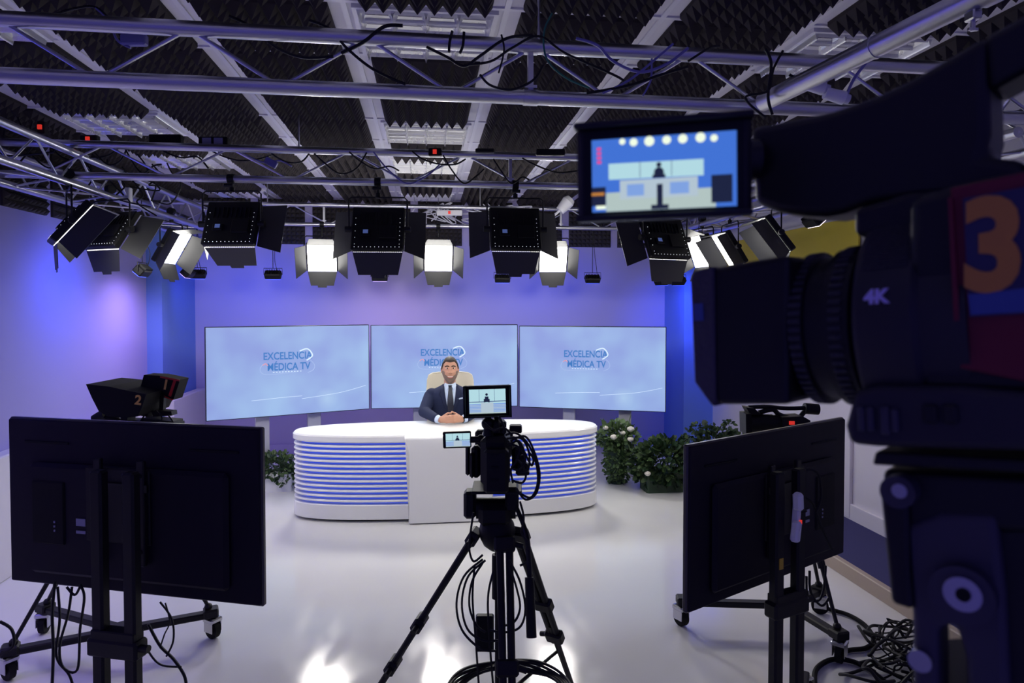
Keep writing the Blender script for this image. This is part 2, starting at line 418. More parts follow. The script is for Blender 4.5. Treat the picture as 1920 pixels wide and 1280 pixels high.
# ---------------------------------------------------------------- LED panels
DOORS = ((0, 1), (0, -1), (1, 0), (-1, 0))
def led_panel(label, loc, yaw, tilt, lit_back=True, top_z=None, power=60, doors=(35, 35, 35, 35), wid=.37, hei=.33, group='square LED light panels', em='led', drop=.10, spread=140, col=(1, .96, .90)):
    # local +Y is the beam direction
    t = thing('led_panel', label, 'studio light', loc, (R(-tilt), 0, yaw), group)
    b = MB(); b.box((0, 0, 0), (wid, .05, hei), bev=.008)
    for k in range(9): b.box((-wid / 2 + .06 + k * (wid - .12) / 8, -.028, hei / 2 - .09), (.006, .008, .08))
    b.box((-wid * .22, -.03, -hei * .12), (.07, .012, .05), bev=.003); b.box((wid * .2, -.03, -hei * .1), (.12, .014, .1), bev=.003)
    b.build('housing', 'black', t, ang=20)
    b = MB()
    for k in range(12): b.box((-wid / 2 + .03 + k * (wid - .06) / 11, -.0265, -hei / 2 + .018), (.0035, .002, .0035))
    for k in range(7): b.box((wid / 2 - .03, -.0265, -hei / 2 + .04 + k * .033), (.003, .002, .003)); b.box((-wid / 2 + .03, -.0265, -hei / 2 + .04 + k * .05), (.003, .002, .003)) if k < 5 else None
    b.build('vent_light', 'dot', t, smooth=False)
    MB().box((-wid * .22, -.037, -hei * .10), (.035, .002, .028)).build('display', 'bluescr', t, smooth=False)
    MB().box((0, .0255, 0), (wid - .03, .004, hei - .03)).build('diffuser', em, t, smooth=False)
    for z in (-1, 1):
        b = MB()
        for k in range(26): b.box((-wid / 2 + .02 + k * (wid - .04) / 25, .028, z * (hei / 2 - .006)), (.006, .005, .006))
        b.box((0, .0245, z * (hei / 2 - .006)), (wid - .03, .003, .002)); b.build('led_edge_row', 'leddim', t, smooth=False)
    dw = hei * .48
    for (sx, sz), an in zip(DOORS, doors):
        if an is None: continue
        b = MB()
        if sz:
            m_ = Matrix.Translation((0, .03, sz * hei / 2)) @ Matrix.Rotation(sz * R(an), 4, 'X')
            b.add([(-wid / 2 + .01, 0, 0), (wid / 2 - .01, 0, 0), (wid / 2 - .045, dw, 0), (-wid / 2 + .045, dw, 0),
                   (-wid / 2 + .01, 0, .003 * sz), (wid / 2 - .01, 0, .003 * sz), (wid / 2 - .045, dw, .003 * sz), (-wid / 2 + .045, dw, .003 * sz)],
                  [(0, 1, 2, 3), (7, 6, 5, 4), (0, 4, 5, 1), (1, 5, 6, 2), (2, 6, 7, 3), (3, 7, 4, 0)], m_)
            if sz < 0: b.add([(-.05, dw, 0), (.05, dw, 0), (.045, dw + .022, 0), (-.045, dw + .022, 0), (-.05, dw, -.003), (.05, dw, -.003), (.045, dw + .022, -.003), (-.045, dw + .022, -.003)],
                             [(0, 1, 2, 3), (7, 6, 5, 4), (0, 4, 5, 1), (1, 5, 6, 2), (2, 6, 7, 3), (3, 7, 4, 0)], m_)
        else:
            m_ = Matrix.Translation((sx * wid / 2, .03, 0)) @ Matrix.Rotation(-sx * R(an), 4, 'Z')
            b.add([(0, 0, -hei / 2 + .01), (0, 0, hei / 2 - .01), (0, dw, hei / 2 + .02), (0, dw, -hei / 2 - .02),
                   (.003 * sx, 0, -hei / 2 + .01), (.003 * sx, 0, hei / 2 - .01), (.003 * sx, dw, hei / 2 + .02), (.003 * sx, dw, -hei / 2 - .02)],
                  [(0, 1, 2, 3), (7, 6, 5, 4), (0, 4, 5, 1), (1, 5, 6, 2), (2, 6, 7, 3), (3, 7, 4, 0)], m_)
        b.build('barn_door', 'barn', t, smooth=False)
    # yoke (kept upright) and clamp
    Ti = Matrix.Rotation(R(tilt), 4, 'X')
    zt = hei / 2 + .06
    b = MB(); yk = [(-wid / 2 - .02, 0, -.01), (-wid / 2 - .02, 0, zt - .02), (-wid / 2, 0, zt), (wid / 2, 0, zt), (wid / 2 + .02, 0, zt - .02), (wid / 2 + .02, 0, -.01)]
    b.tube([Ti @ Vector(p) for p in yk], .006, n=8, smooth=False)
    for s_ in (-1, 1): b.cyl((s_ * (wid / 2), 0, 0), (s_ * (wid / 2 + .045), 0, 0), .022, n=14)
    b.build('yoke', 'blackm', t)
    tz = (top_z if top_z is not None else TZ0) - loc[2]
    b = MB(); b.cyl(Ti @ Vector((0, 0, zt)), Ti @ Vector((0, 0, tz - .02)), .009, n=10)
    b.cyl(Ti @ Vector((-.022, 0, tz)), Ti @ Vector((.022, 0, tz)), .034, n=18); b.cyl(Ti @ Vector((-.03, -.04, tz - .05)), Ti @ Vector((.03, -.04, tz - .05)), .012)
    b.cyl(Ti @ Vector((0, 0, zt - .005)), Ti @ Vector((0, 0, zt + .03)), .018, n=12); b.build('clamp', 'black', t)
    if power:
        a = area('panel_light', (0, .06, 0), (R(90), 0, 0), wid - .04, power, col, t, hei - .04, spread)
        a.rotation_euler = Vector((0, 1, 0)).to_track_quat('-Z', 'Y').to_euler()
    return t
M['bluescr'] = mat('small_display', (.05, .08, .2), .3, em=(.12, .18, .5), es=.35, noise=0)
def aim(loc, tgt):
    d = Vector(tgt) - Vector(loc); return math.atan2(-d.x, d.y), math.degrees(math.atan2(-d.z, math.hypot(d.x, d.y)))
KP = 4.6
# three backs on the middle truss
for px, py, tx, lab in ((435, 420, -.8, 'black LED panel on the middle truss, leftmost of its row, seen from behind'), (709, 430, .1, 'black LED panel on the middle truss left of the centre, seen from behind'),
                    (966, 430, .5, 'black LED panel on the middle truss right of the centre, seen from behind'), (1247, 447, 1.2, 'black LED panel beside the viewfinder of the big camera, seen from behind')):
    Yq = TY2
    p = P(px, py, Y=Yq); y, tl = aim(p, (tx, 6.6, 1.0))
    if px == 435: dr = (30, 25, 75, 15); tl = 22; y += R(8)
    elif px == 1247: dr = (30, 60, 20, 60); tl = 24
    else: dr = (20, 62, 62, 62); tl = 20; y *= .3
    led_panel(lab, p, y, tl, power=KP, doors=dr, group='LED panels aimed at the desk')
# glowing ones on the far truss, facing the viewer
for px, py, lab in ((604, 482, 'glowing LED panel on the far truss above the left screen'), (822, 482, 'glowing LED panel on the far truss above the middle screen'), (1037, 484, 'glowing LED panel on the far truss above the right screen')):
    p = P(px, py, Y=TY3); y, tl = aim(p, (.3 + (px - 822) * .001, 5.2, .6))
    led_panel(lab, p, PI - (.0 if px == 822 else math.copysign(.10, px - 822)), 33, power=9, doors=(50, 40, 40, 40), wid=.33, hei=.33, group='glowing LED panels on the far truss', spread=105)
# left side cluster and right side cluster
for px, py, X, tgt, tl, dr, lab, gem in (
        (130, 418, -2.35, (.5, 6.5, 1.2), 38, (20, 50, 30, 30), 'black LED panel farthest left, hanging low from the left truss', 'led'),
        (208, 432, -2.35, (-1.1, 7.6, 1.2), 34, (15, 45, 55, 20), 'big black LED panel with a cream lit flap, beside the leftmost one', 'led'),
        (322, 462, -2.35, (0.6, 6.3, .9), 30, (35, 40, 40, 10), 'LED panel seen side-on with a bright slit, near the left pillar', 'led'),
        (1316, 470, 2.75, (-1.2, 6.0, 1.0), 20, (40, 40, 10, 40), 'LED panel glowing beside the big lens at the right pillar', 'led'),
        (1368, 465, 2.75, (-.8, 6.2, 1.0), 32, (20, 40, 40, 40), 'LED panel with a bright slit in front of the yellow panel', 'led'),
        (1455, 440, 2.75, (-.6, 6.2, 1.0), 36, (20, 40, 20, 40), 'big black LED panel nearest the lens, before the yellow panel', 'led')):
    p = P(px, py, X=X); y, _ = aim(p, tgt)
    led_panel(lab, p, y, tl, power=1.4, doors=dr, group='LED panels at the sides of the set', spread=80)

# ---------------------------------------------------------------- small wall washers
def washer(label, loc, yaw, tilt, col, power, tgt, top=TZ0, ang=110):
    t = thing('wash_light', label, 'wash light', loc, (0, 0, yaw), 'small wash lights hung over the backdrop')
    m_ = Matrix.Rotation(R(-tilt), 4, 'X')
    b = MB(); b.box((0, 0, 0), (.17, .07, .085), bev=.01, mtx=m_)
    for k in range(9): b.box((-.07 + k * .0175, -.04, 0), (.004, .02, .07), mtx=m_)
    b.build('housing', 'black', t)
    MB().box((0, .037, 0), (.15, .004, .065), mtx=m_).build('lens', mat('wash_lens', (.1, .1, .3), .3, em=col, es=2.0, noise=0), t, smooth=False)
    b = MB(); b.tube([(-.095, 0, 0), (-.095, 0, .07), (.095, 0, .07), (.095, 0, 0)], .004, smooth=False); b.cyl((0, 0, .07), (0, 0, top - loc[2]), .0035, n=6)
    b.tube([(.05, -.02, .03), (.03, -.05, .15), (.02, -.01, .3), (.0, 0, top - loc[2])], .003); b.build('bracket', 'blackm', t)
    s_ = spot('wash_lamp', (0, 0, 0), (0, 1, 0), power, col, ang, 1.0, None, .03)
    wl = Matrix.Translation(loc) @ Matrix.Rotation(yaw, 4, 'Z') @ m_ @ Vector((0, .06, 0))
    s_.location = wl; s_.rotation_euler = (Vector(tgt) - wl).to_track_quat('-Z', 'Y').to_euler()
    return t
BLU = (.04, .09, .85); VIO = (.52, .36, 1.0)
WP = 60
for px, py, col, pw, side, lab in (
        (267, 508, BLU, WP, 'l', 'small wash light tilted toward the left wall, nearest the left light cluster'),
        (352, 512, VIO, WP, 'l', 'small wash light tipped to the left wall beside the blue pillar'),
        (370, 514, BLU, WP, 'b', 'small black wash light above the left screen near the pillar'),
        (512, 515, BLU, WP, 'b', 'small black wash light hung on a long wire over the left screen'),
        (942, 522, BLU, WP, 'b', 'small black wash light hanging under the centre right panel'),
        (1111, 523, BLU, WP, 'b', 'small black wash light on a curly wire over the right screen'),
        (712, 519, VIO, WP, 'b', 'small black wash light hanging under the centre left panel'),
        (1241, 527, BLU, WP, 'r', 'small dark wash light left of the pair by the right pillar'),
        (1272, 527, BLU, WP, 'r', 'small dark wash light right of the pair by the right pillar')):
    if side == 'b': p = P(px, py, Y=7.62); yaw = 0; tg = (p.x, YB, 2.0 if col is BLU else 1.0); pw = pw * (.42 if col is BLU else .5)
    elif side == 'l': p = P(px, py, X=-2.35); yaw = R(90); tg = (XL, p.y, 1.9 if col is BLU else .8); pw = pw * (.38 if col is BLU else .6)
    else: p = P(px, py, Y=7.6); pw = pw * .5; yaw = R(-50); tg = (3.4, 8.5, 1.5)
    washer(lab, p, yaw, 48, col, pw * (1.15 if side == 'l' else 1), tg, ang=150 if side == 'l' else 110)
for yq, col in ((3.95, BLU), (3.5, VIO), (2.6, VIO)):  # extra lamps added out of view, only to tint the left wall
    washer('unseen wash light added on the left truss to colour the left wall', (-2.35, yq, 2.5), R(90), 48, col, WP * (.7 if col is BLU else .5), (XL, yq, 1.9 if col is BLU else .7), ang=150 if col is BLU else 110)

for yq, lab in ((6.6, 'hidden wash light added on the right truss to brighten the right wall, farther one'), (4.6, 'hidden wash light added on the right truss to brighten the right wall, nearer one')):
    washer(lab, (2.75, yq, 2.5), R(-90), 48, (1, .84, .97), 22, (XR, yq, 1.2))  # added pinkish lamps, hidden behind the near camera, to lift the right wall

# ---------------------------------------------------------------- screens
def screen_mat():
    m = bpy.data.materials.new('screen_picture'); m.use_nodes = True; nt = m.node_tree; b = nt.nodes['Principled BSDF']
    tc = nt.nodes.new('ShaderNodeTexCoord'); n = nt.nodes.new('ShaderNodeTexNoise'); n.inputs['Scale'].default_value = 1.9; n.inputs['Detail'].default_value = 2
    nt.links.new(tc.outputs['Object'], n.inputs['Vector'])
    cr = nt.nodes.new('ShaderNodeValToRGB'); cr.color_ramp.elements[0].position = .35; cr.color_ramp.elements[1].position = .7
    cr.color_ramp.elements[0].color = (.29, .38, .80, 1); cr.color_ramp.elements[1].color = (.38, .57, .90, 1)
    nt.links.new(n.outputs[0], cr.inputs[0])
    # soft white flare low on the picture
    g = nt.nodes.new('ShaderNodeVectorMath'); g.operation = 'DISTANCE'; g.inputs[1].default_value = (.36, 0, -.32)
    nt.links.new(tc.outputs['Object'], g.inputs[0])
    mr = nt.nodes.new('ShaderNodeMapRange'); mr.inputs[1].default_value = 0; mr.inputs[2].default_value = .13; mr.inputs[3].default_value = .55; mr.inputs[4].default_value = 0
    nt.links.new(g.outputs['Value'], mr.inputs[0])
    mx = nt.nodes.new('ShaderNodeMix'); mx.data_type = 'RGBA'; mx.inputs[7].default_value = (.55, .8, 1, 1)
    nt.links.new(mr.outputs[0], mx.inputs[0]); nt.links.new(cr.outputs[0], mx.inputs[6])
    nt.links.new(mx.outputs[2], b.inputs['Emission Color']); b.inputs['Emission Strength'].default_value = .76
    b.inputs['Base Color'].default_value = (.02, .02, .03, 1); b.inputs['Roughness'].default_value = .35
    return m
M['screen'] = screen_mat()
M['logo'] = mat('logo_blue', (.02, .05, .1), .5, em=(.03, .17, .50), es=.8, noise=0)
M['logopale'] = mat('logo_pale', (.1, .1, .1), .5, em=(.62, .78, .98), es=.9, noise=0)
M['logored'] = mat('logo_red', (.1, .1, .1), .5, em=(.6, .25, .35), es=.9, noise=0)
M['logogrey'] = mat('logo_grey', (.1, .1, .1), .5, em=(.30, .42, .72), es=.9, noise=0)
SW, SH = 1.65, .93
def screen(label, pl, pr, hl, lx=0., lz=.10):
    (pxa, ya, yb), (pxb, yc, yd) = pl, pr
    da = F * SH / (yb - ya); db = F * SH / (yd - yc)
    a = P(pxa, (ya + yb) / 2, d=da); b_ = P(pxb, (yc + yd) / 2, d=db)
    c = (a + b_) / 2; v = b_ - a; yaw = math.atan2(v.y, v.x); wd = math.hypot(v.x, v.y)
    t = thing('display_screen', label, 'screen', c, (0, 0, yaw), 'large display screens behind the desk')
    b = MB(); b.box((0, .035, 0), (wd, .05, SH), bev=.004); b.box((0, .08, -.05), (wd * .6, .05, SH * .6), bev=.01)
    b.build('casing', 'bezel', t)
    MB().box((0, .0085, 0), (wd - .016, .004, SH - .016)).build('picture', 'screen', t, smooth=False)
    m_ = Matrix.Translation((lx, .005, lz)) @ Matrix.Rotation(R(90), 4, 'X')
    text_mesh('lettering', 'EXCELENCIA', .105, 'logo', t, m_ @ Matrix.Translation((.0, .052, 0)), .0006, xs=.80, bold=.0022)
    text_mesh('lettering', 'M\u00c9DICA TV', .105, 'logo', t, m_ @ Matrix.Translation((.01, -.060, 0)), .0006, xs=.80, bold=.0022)
    b = MB(); b.tube([(lx - .21, .004, lz - .02), (lx - .25, .004, lz - .03), (lx - .275, .004, lz - .08), (lx - .24, .004, lz - .125), (lx - .12, .004, lz - .13), (lx + .1, .004, lz - .115)], .003)
    b.tube([(lx + .23, .004, lz + .0), (lx + .27, .004, lz - .05), (lx + .26, .004, lz - .1), (lx + .2, .004, lz - .13)], .003)
    b.build('logo_swoosh', 'logogrey', t)
    b = MB(); b.tube([(lx + .12, .004, lz + .1), (lx + .2, .004, lz + .12), (lx + .25, .004, lz + .05), (lx + .19, .004, lz + .0)], .007)
    for q in range(10): b.cyl((lx - .15 + q * .03, .0035, lz - .11), (lx - .135 + q * .03, .0035, lz - .11), .004, n=6)
    b.tube([(-.4, .004, -.29), (-.1, .004, -.275), (.1, .004, -.27)], .002); b.tube([(.1, .004, -.30), (.5, .004, -.26), (.78, .004, -.20)], .002)
    b.build('logo_figure', 'logopale', t)
    MB().tube([(lx - .25, .003, lz - .035), (lx - .22, .003, lz - .02), (lx - .2, .003, lz - .04)], .006).build('logo_spark', 'logored', t)
    for q, x in enumerate(hl):       # white posts under the screen
        o = MB(); o.box((0, 0, 0), (.14, .05, c.z - SH / 2 + .3), bev=.006); zz = (c.z - SH / 2 + .3)
        o.cyl((0, -.022, zz / 2 - .37), (0, -.028, zz / 2 - .37), .016); o.box((0, 0, -zz / 2 + .01), (.24, .26, .02), bev=.004)
        pm = o.build('screen_post', 'post'); pm.location = (c + Matrix.Rotation(yaw, 3, 'Z') @ Vector((x, .135, 0))); pm.location.z = zz / 2 + .0; pm.rotation_euler = (0, 0, yaw)
        tag(pm, 'pale grey floor post holding up the %s, %s of its two' % (label.split(' showing')[0], 'left' if q == 0 else 'right'), 'post', 'posts under the display screens')
    return t
screen('left wall screen showing the pale blue logo picture, angled inward', (385, 612, 790), (693, 609, 768), (-.28, .25), lx=-.04)
screen('middle wall screen showing the logo picture, behind the seated man', (695, 609, 767), (971, 608, 762), (-.29, .40), lx=-.03)
screen('right wall screen showing the pale blue logo picture', (973, 609, 762), (1249, 614, 775), (-.26, .37), lx=-.06)

# yellow banner on the right wall
a = P(1350, 450, X=XR - .02); b_ = P(1612, 405, X=XR - .02)
o = MB().box((0, 0, 0), (.02, a.y - b_.y, .62), bev=.002).build('wall_banner', 'yellow', smooth=False); o.location = (XR - .02, (a.y + b_.y) / 2, b_.z - .31)
tag(o, 'bright yellow panel high on the right wall, behind the lens', 'banner')

# ---------------------------------------------------------------- desk
DX, DY, DZ = .2, 6.34, .76
def super_pt(a, hx, hy, n=2.6):
    c_, s_ = math.cos(a), math.sin(a)
    return (hx * math.copysign(abs(c_) ** (2 / n), c_), hy * math.copysign(abs(s_) ** (2 / n), s_))
def outline(hx, hy, N=96, n=2.6): return [super_pt(2 * PI * i / N, hx, hy, n) for i in range(N)]
desk = thing('news_desk', 'wide white news desk with blue-lit ribbed front, before the screens', 'desk', (DX, DY, 0))
def slab(b, hx, hy, z0, z1, n=2.6, r=.012):
    N = 96; ring = [(hx - r, hy - r, z0), (hx, hy, z0 + r), (hx, hy, z1 - r), (hx - r, hy - r, z1)]
    vv = []; ff = []
    for (a_, c_, z) in ring: vv += [(x, y, z) for x, y in outline(a_, c_, N, n)]
    for i in range(3):
        for j in range(N): ff.append((i * N + j, i * N + (j + 1) % N, (i + 1) * N + (j + 1) % N, (i + 1) * N + j))
    ff += [tuple(reversed(range(N))), tuple(range(3 * N, 4 * N))]
    b.add(vv, ff)
b = MB(); slab(b, 1.40, .38, DZ - .065, DZ); b.build('desktop', 'white', desk)
def arc_band(b, hx, hy, z0, z1, th, r=.006, a0=168, a1=372, N=72):
    # ribbed front: a curved band open at the back, rounded outer edge
    prof = [(th, z0), (r, z0), (0, z0 + r), (0, z1 - r), (r, z1), (th, z1)]; vv = []; ff = []; m = len(prof)
    for i in range(N + 1):
        a_ = R(a0 + (a1 - a0) * i / N)
        for (t_, z) in prof: vv.append((*super_pt(a_, hx - t_, hy - t_), z))
    for i in range(N):
        for j in range(m): ff.append((i * m + j, (i + 1) * m + j, (i + 1) * m + (j + 1) % m, i * m + (j + 1) % m))
    ff += [tuple(range(m)), tuple(reversed(range(N * m, N * m + m)))]
    b.add(vv, ff)
b = MB(); arc_band(b, 1.395, .375, .025, .155, .08); b.build('plinth', 'white', desk)
b = MB(); arc_band(b, 1.33, .32, 0, .03, .05); b.build('toe_kick', 'black', desk)
b = MB(); arc_band(b, 1.33, .31, .15, DZ - .06, .02); b.build('light_core', 'bluelamp', desk)
ns = 12; z0, z1 = .155, DZ - .065; pit = (z1 - z0) / (ns + .45)
for i in range(ns):
    zc = z0 + pit * (i + .72); b = MB(); arc_band(b, 1.392, .372, zc - pit * .215, zc + pit * .215, .07); b.build('slat', 'white', desk)
# central waterfall panel
b = MB(); hw = .36
prof = [(-.36, .765), (-.425, .763), (-.455, .745), (-.462, .70), (-.452, .62), (-.452, .01), (-.36, .01), (-.352, .765)]
wv = [.395, .40, .395, .38, hw, hw, hw, .395]
vv = [(-w_, y, z) for (y, z), w_ in zip(prof, wv)] + [(w_, y, z) for (y, z), w_ in zip(prof, wv)]
n = len(prof); ff = [tuple(range(n)), tuple(reversed(range(n, 2 * n)))] + [(i, n + i, n + (i + 1) % n, (i + 1) % n) for i in range(n)]
b.add(vv, ff); o = b.build('front_panel', 'white', desk, ang=50)
bv = o.modifiers.new('bevel', 'BEVEL'); bv.width = .008; bv.segments = 2; bv.limit_method = 'ANGLE'

# ---------------------------------------------------------------- seated man, chair
M['skin'] = mat('skin', (.50, .255, .165), .5, bump=.1)
M['suit'] = mat('navy_suit', (.016, .022, .06), .8, scale=90, bump=.3, spec=.2)
M['suit2'] = mat('navy_lapel', (.013, .018, .050), .75, spec=.2)
M['shirt'] = mat('pale_blue_shirt', (.50, .60, .78), .7)
M['tie'] = mat('dark_tie', (.010, .013, .028), .5)
M['hair'] = mat('dark_hair', (.022, .014, .010), .6, scale=60, bump=.5)
M['beard'] = mat('grey_beard', (.20, .135, .105), .8, scale=90, bump=.5)
M['lips'] = mat('lips', (.45, .16, .13), .5)
M['teeth'] = mat('teeth', (.75, .72, .68), .3)
M['eyew'] = mat('eye_white', (.6, .58, .56), .3)
M['iris'] = mat('dark_iris', (.02, .012, .008), .2)
M['cream'] = mat('cream_leather', (.78, .72, .55), .45, bump=.15)
PXX = P(843.6, 700, Y=6.86).x
man = thing('person', 'man in navy suit and dark tie seated behind the white desk, hands clasped', 'person', (PXX, 6.86, 0))
def remesh(o, v, it=3, f=.5):
    r = o.modifiers.new('r', 'REMESH'); r.mode = 'VOXEL'; r.voxel_size = v; r.use_smooth_shade = True
    s_ = o.modifiers.new('s', 'SMOOTH'); s_.factor = f; s_.iterations = it
    return o
def cap(b, p, q, r0, r1=None, n=16):
    r1 = r0 if r1 is None else r1
    b.cyl(p, q, r0, r1, n=n); b.ball(p, r0, n, 10); b.ball(q, r1, n, 10)
HC = Vector((0, -.03, 1.238)); HR = (.077, .097, .132)
def headpt(u, off=0., maskfn=None, thick=0.):
    x, y, z = u         # unit sphere point
    X, Y, Z = x * HR[0], y * HR[1], z * HR[2]
    if z < 0: k = 1 - .30 * (-z) ** 1.8; X *= k; Y *= (1 - .12 * (-z) ** 2) if y < 0 else (1 - .35 * (-z))
    if y < 0: Y *= 1 - .10 * max(0, z) ** 2; X *= 1.02
    if y < -.3:          # cheek / brow / sockets
        ax = abs(x)
        Y += .010 * math.exp(-((z - .10) / .09) ** 2 - ((ax - .42) / .16) ** 2)
        Y -= .006 * math.exp(-((z - .27) / .07) ** 2 - (ax / .6) ** 2)
        Y -= .006 * math.exp(-((z + .12) / .14) ** 2 - ((ax - .5) / .18) ** 2)
        Y -= .012 * math.exp(-((z + .82) / .16) ** 2 - (ax / .3) ** 2)
    p = Vector((X, Y, Z)); nrm = Vector((x / HR[0], y / HR[1], z / HR[2])).normalized()
    d = off if maskfn is None else (off + thick * maskfn(x, y, z))
    return HC + p + nrm * d
def headshell(b, off, maskfn=None, thick=0., n=64, m=48):
    t_ = MB(); t_.ball((0, 0, 0), 1, n, m)
    b.add([headpt(v, off, maskfn, thick) for v in t_.v], t_.f)
def sm(a, b_, x):
    t = max(0, min(1, (x - a) / (b_ - a))); return t * t * (3 - 2 * t)
b = MB(); headshell(b, 0)
cap(b, (0, -.125, 1.262), (0, -.142, 1.226), .0085, .0125, 10); b.ball((-.012, -.132, 1.221), .009, 8, 6); b.ball((.012, -.132, 1.221), .009, 8, 6)
for s_ in (-1, 1):
    b.ball((s_ * .083, -.015, 1.245), (.010, .020, .034), 10, 8); b.ball((s_ * .028, -.108, 1.284), (.024, .012, .007), 8, 6)
    
cap(b, (0, .01, 1.16), (0, .02, 1.05), .058, .062)
b.ball((0, .02, .86), (.17, .10, .2), 20, 14); b.ball((0, .03, .58), (.15, .11, .16), 16, 12); cap(b, (-.14, .02, .99), (.14, .02, .99), .045)
for s_ in (-1, 1):
    cap(b, (s_ * .19, .01, .97), (s_ * .258, -.14, .848), .040, .036); cap(b, (s_ * .258, -.14, .848), (s_ * .150, -.325, .810), .036, .030); cap(b, (s_ * .150, -.325, .810), (s_ * .112, -.365, .802), .030, .027)
    # palm
    for q in range(5):
        u = q / 4; b.ball((s_ * (.10 - .055 * u), -.375 - .035 * u, .806 + .002 * q), (.021, .018, .034 + .004 * u), 10, 8)
    for k in range(4):   # interlaced fingers: up over the other hand, bent twice
        z = .784 + k * .0185 + (.009 if s_ > 0 else 0); ln = (.80, .95, 1.0, .88)[k]
        p0 = Vector((s_ * .050, -.415, z)); p1 = Vector((s_ * .018, -.440 - .004 * k, z + .006)); p2 = Vector((-s_ * .018 * ln, -.436, z + .004)); p3 = Vector((-s_ * .040 * ln, -.421, z - .002))
        cap(b, p0, p1, .0098, .0092, 8); cap(b, p1, p2, .0090, .0084, 8); cap(b, p2, p3, .0082, .0074, 8)
    t0 = Vector((s_ * .075, -.385, .836)); t1 = Vector((s_ * .035, -.405, .868)); t2 = Vector((s_ * .004, -.420, .878 + s_ * .006))
    cap(b, t0, t1, .014, .011, 8); cap(b, t1, t2, .0105, .0088, 8)
    cap(b, (s_ * .09, .0, .53), (s_ * .12, -.46, .50), .085, .062); cap(b, (s_ * .12, -.46, .49), (s_ * .12, -.44, .10), .058, .042)
remesh(b.build('body', 'skin', man), .0042, 2, .35)
# hair, beard, brows
def hairmask(x, y, z):
    lim = (.66 + .08 * abs(x)) if y < -.45 else (.66 - (y + .45) * 1.28 if y < .15 else -.11 - (y - .15) * .6)
    sb = .12 if (abs(x) > .86 and -.45 < y < .1) else 0
    return sm(lim - sb - .06, lim - sb + .08, z)
b = MB(); headshell(b, -.006, hairmask, .017); b.build('hair', 'hair', man)
def beardmask(x, y, z):
    if y > .0: return 0
    a = sm(-.18, -.34, z + .25 * (1 - min(1, abs(x) * 1.5)))
    side = sm(.62, .8, abs(x)) * sm(.10, -.10, z) * (1 if y > -.75 else 1)
    a = max(a, side)
    mouth = math.exp(-((z + .46) / .075) ** 4 - (x / .30) ** 4)
    return a * (1 - mouth)
b = MB(); headshell(b, -.003, beardmask, .0065); b.build('beard', 'beard', man)
b = MB()
for s_ in (-1, 1): b.tube([(s_ * .012, -.1225, 1.286), (s_ * .030, -.123, 1.292), (s_ * .052, -.108, 1.285)], .0055, n=6)
b.build('eyebrow', 'hair', man)
for s_ in (-1, 1):
    e_ = MB().ball((s_ * .030, -.1125, 1.268), (.015, .008, .0070), 12, 8).build('eye', 'eyew', man)
    MB().ball((s_ * .030, -.1185, 1.268), (.0072, .0040, .0068), 10, 6).build('iris', 'iris', e_)
b = MB(); b.tube([(-.027, -.114, 1.183), (-.012, -.1225, 1.178), (0, -.1245, 1.177), (.012, -.1225, 1.178), (.027, -.114, 1.183)], .0042, n=6); b.build('lower_lip', 'lips', man)
b = MB(); b.tube([(-.025, -.115, 1.187), (-.010, -.1235, 1.185), (0, -.125, 1.185), (.010, -.1235, 1.185), (.025, -.115, 1.187)], .0036, n=6); b.build('teeth', 'teeth', man)
# jacket
SEC = [(.46, .19, .14), (.56, .185, .14), (.68, .18, .128), (.80, .19, .128), (.90, .202, .130), (.97, .212, .124), (1.02, .200, .108), (1.055, .150, .092), (1.083, .092, .078), (1.10, .066, .070)]
def sec(z):
    if z <= SEC[0][0]: return SEC[0][1:]
    for (a, b0, b1), (c_, d0, d1) in zip(SEC, SEC[1:]):
        if z <= c_: u = (z - a) / (c_ - a); return (b0 + (d0 - b0) * u, b1 + (d1 - b1) * u)
    return SEC[-1][1:]
def tf(x, z, off=.0):
    rx, ry = sec(z); return Vector((x, .015 - ry * math.sqrt(max(0, 1 - (x / rx) ** 2)) - off, z))
b = MB(); N = 40; vv = []; ff = []
for (z, rx, ry) in SEC:
    for j in range(N): a = 2 * PI * j / N; vv.append((rx * math.cos(a), .015 + ry * math.sin(a), z))
for i in range(len(SEC) - 1):
    for j in range(N): ff.append((i * N + j, i * N + (j + 1) % N, (i + 1) * N + (j + 1) % N, (i + 1) * N + j))
ff += [tuple(reversed(range(N))), tuple(range((len(SEC) - 1) * N, len(SEC) * N))]
b.add(vv, ff)
for s_ in (-1, 1):
    b.ball((s_ * .182, .012, 1.005), (.062, .064, .055), 14, 10)
    cap(b, (s_ * .197, .01, .975), (s_ * .258, -.14, .848), .066, .058)
    cap(b, (s_ * .258, -.14, .848), (s_ * .150, -.325, .812), .058, .044)
remesh(b.build('jacket', 'suit', man), .0075, 3)
def patch(name, rows, m, off, th=.003):
    b = MB(); vv = []; nn = 7
    for (z, xa, xb) in rows:
        for q in range(nn): vv.append(tf(xa + (xb - xa) * q / (nn - 1), z, off))
    L = len(rows); ff = [(i * nn + j, i * nn + j + 1, (i + 1) * nn + j + 1, (i + 1) * nn + j) for i in range(L - 1) for j in range(nn - 1)]
    b.add(vv, ff); o = b.build(name, m, man); so = o.modifiers.new('s', 'SOLIDIFY'); so.thickness = th; so.offset = 0; return o
patch('shirt', [(1.105, -.056, .056), (1.08, -.060, .060), (1.04, -.058, .058), (.98, -.048, .048), (.90, -.034, .034), (.845, -.014, .014), (.80, -.004, .004)], 'shirt', .010, .006)
b = MB()
for s_ in (-1, 1):
    b.add([tf(s_ * .004, 1.098, .018), tf(s_ * .052, 1.118, .006), tf(s_ * .060, 1.085, .014), tf(s_ * .030, 1.055, .022)], [(0, 1, 2, 3)])
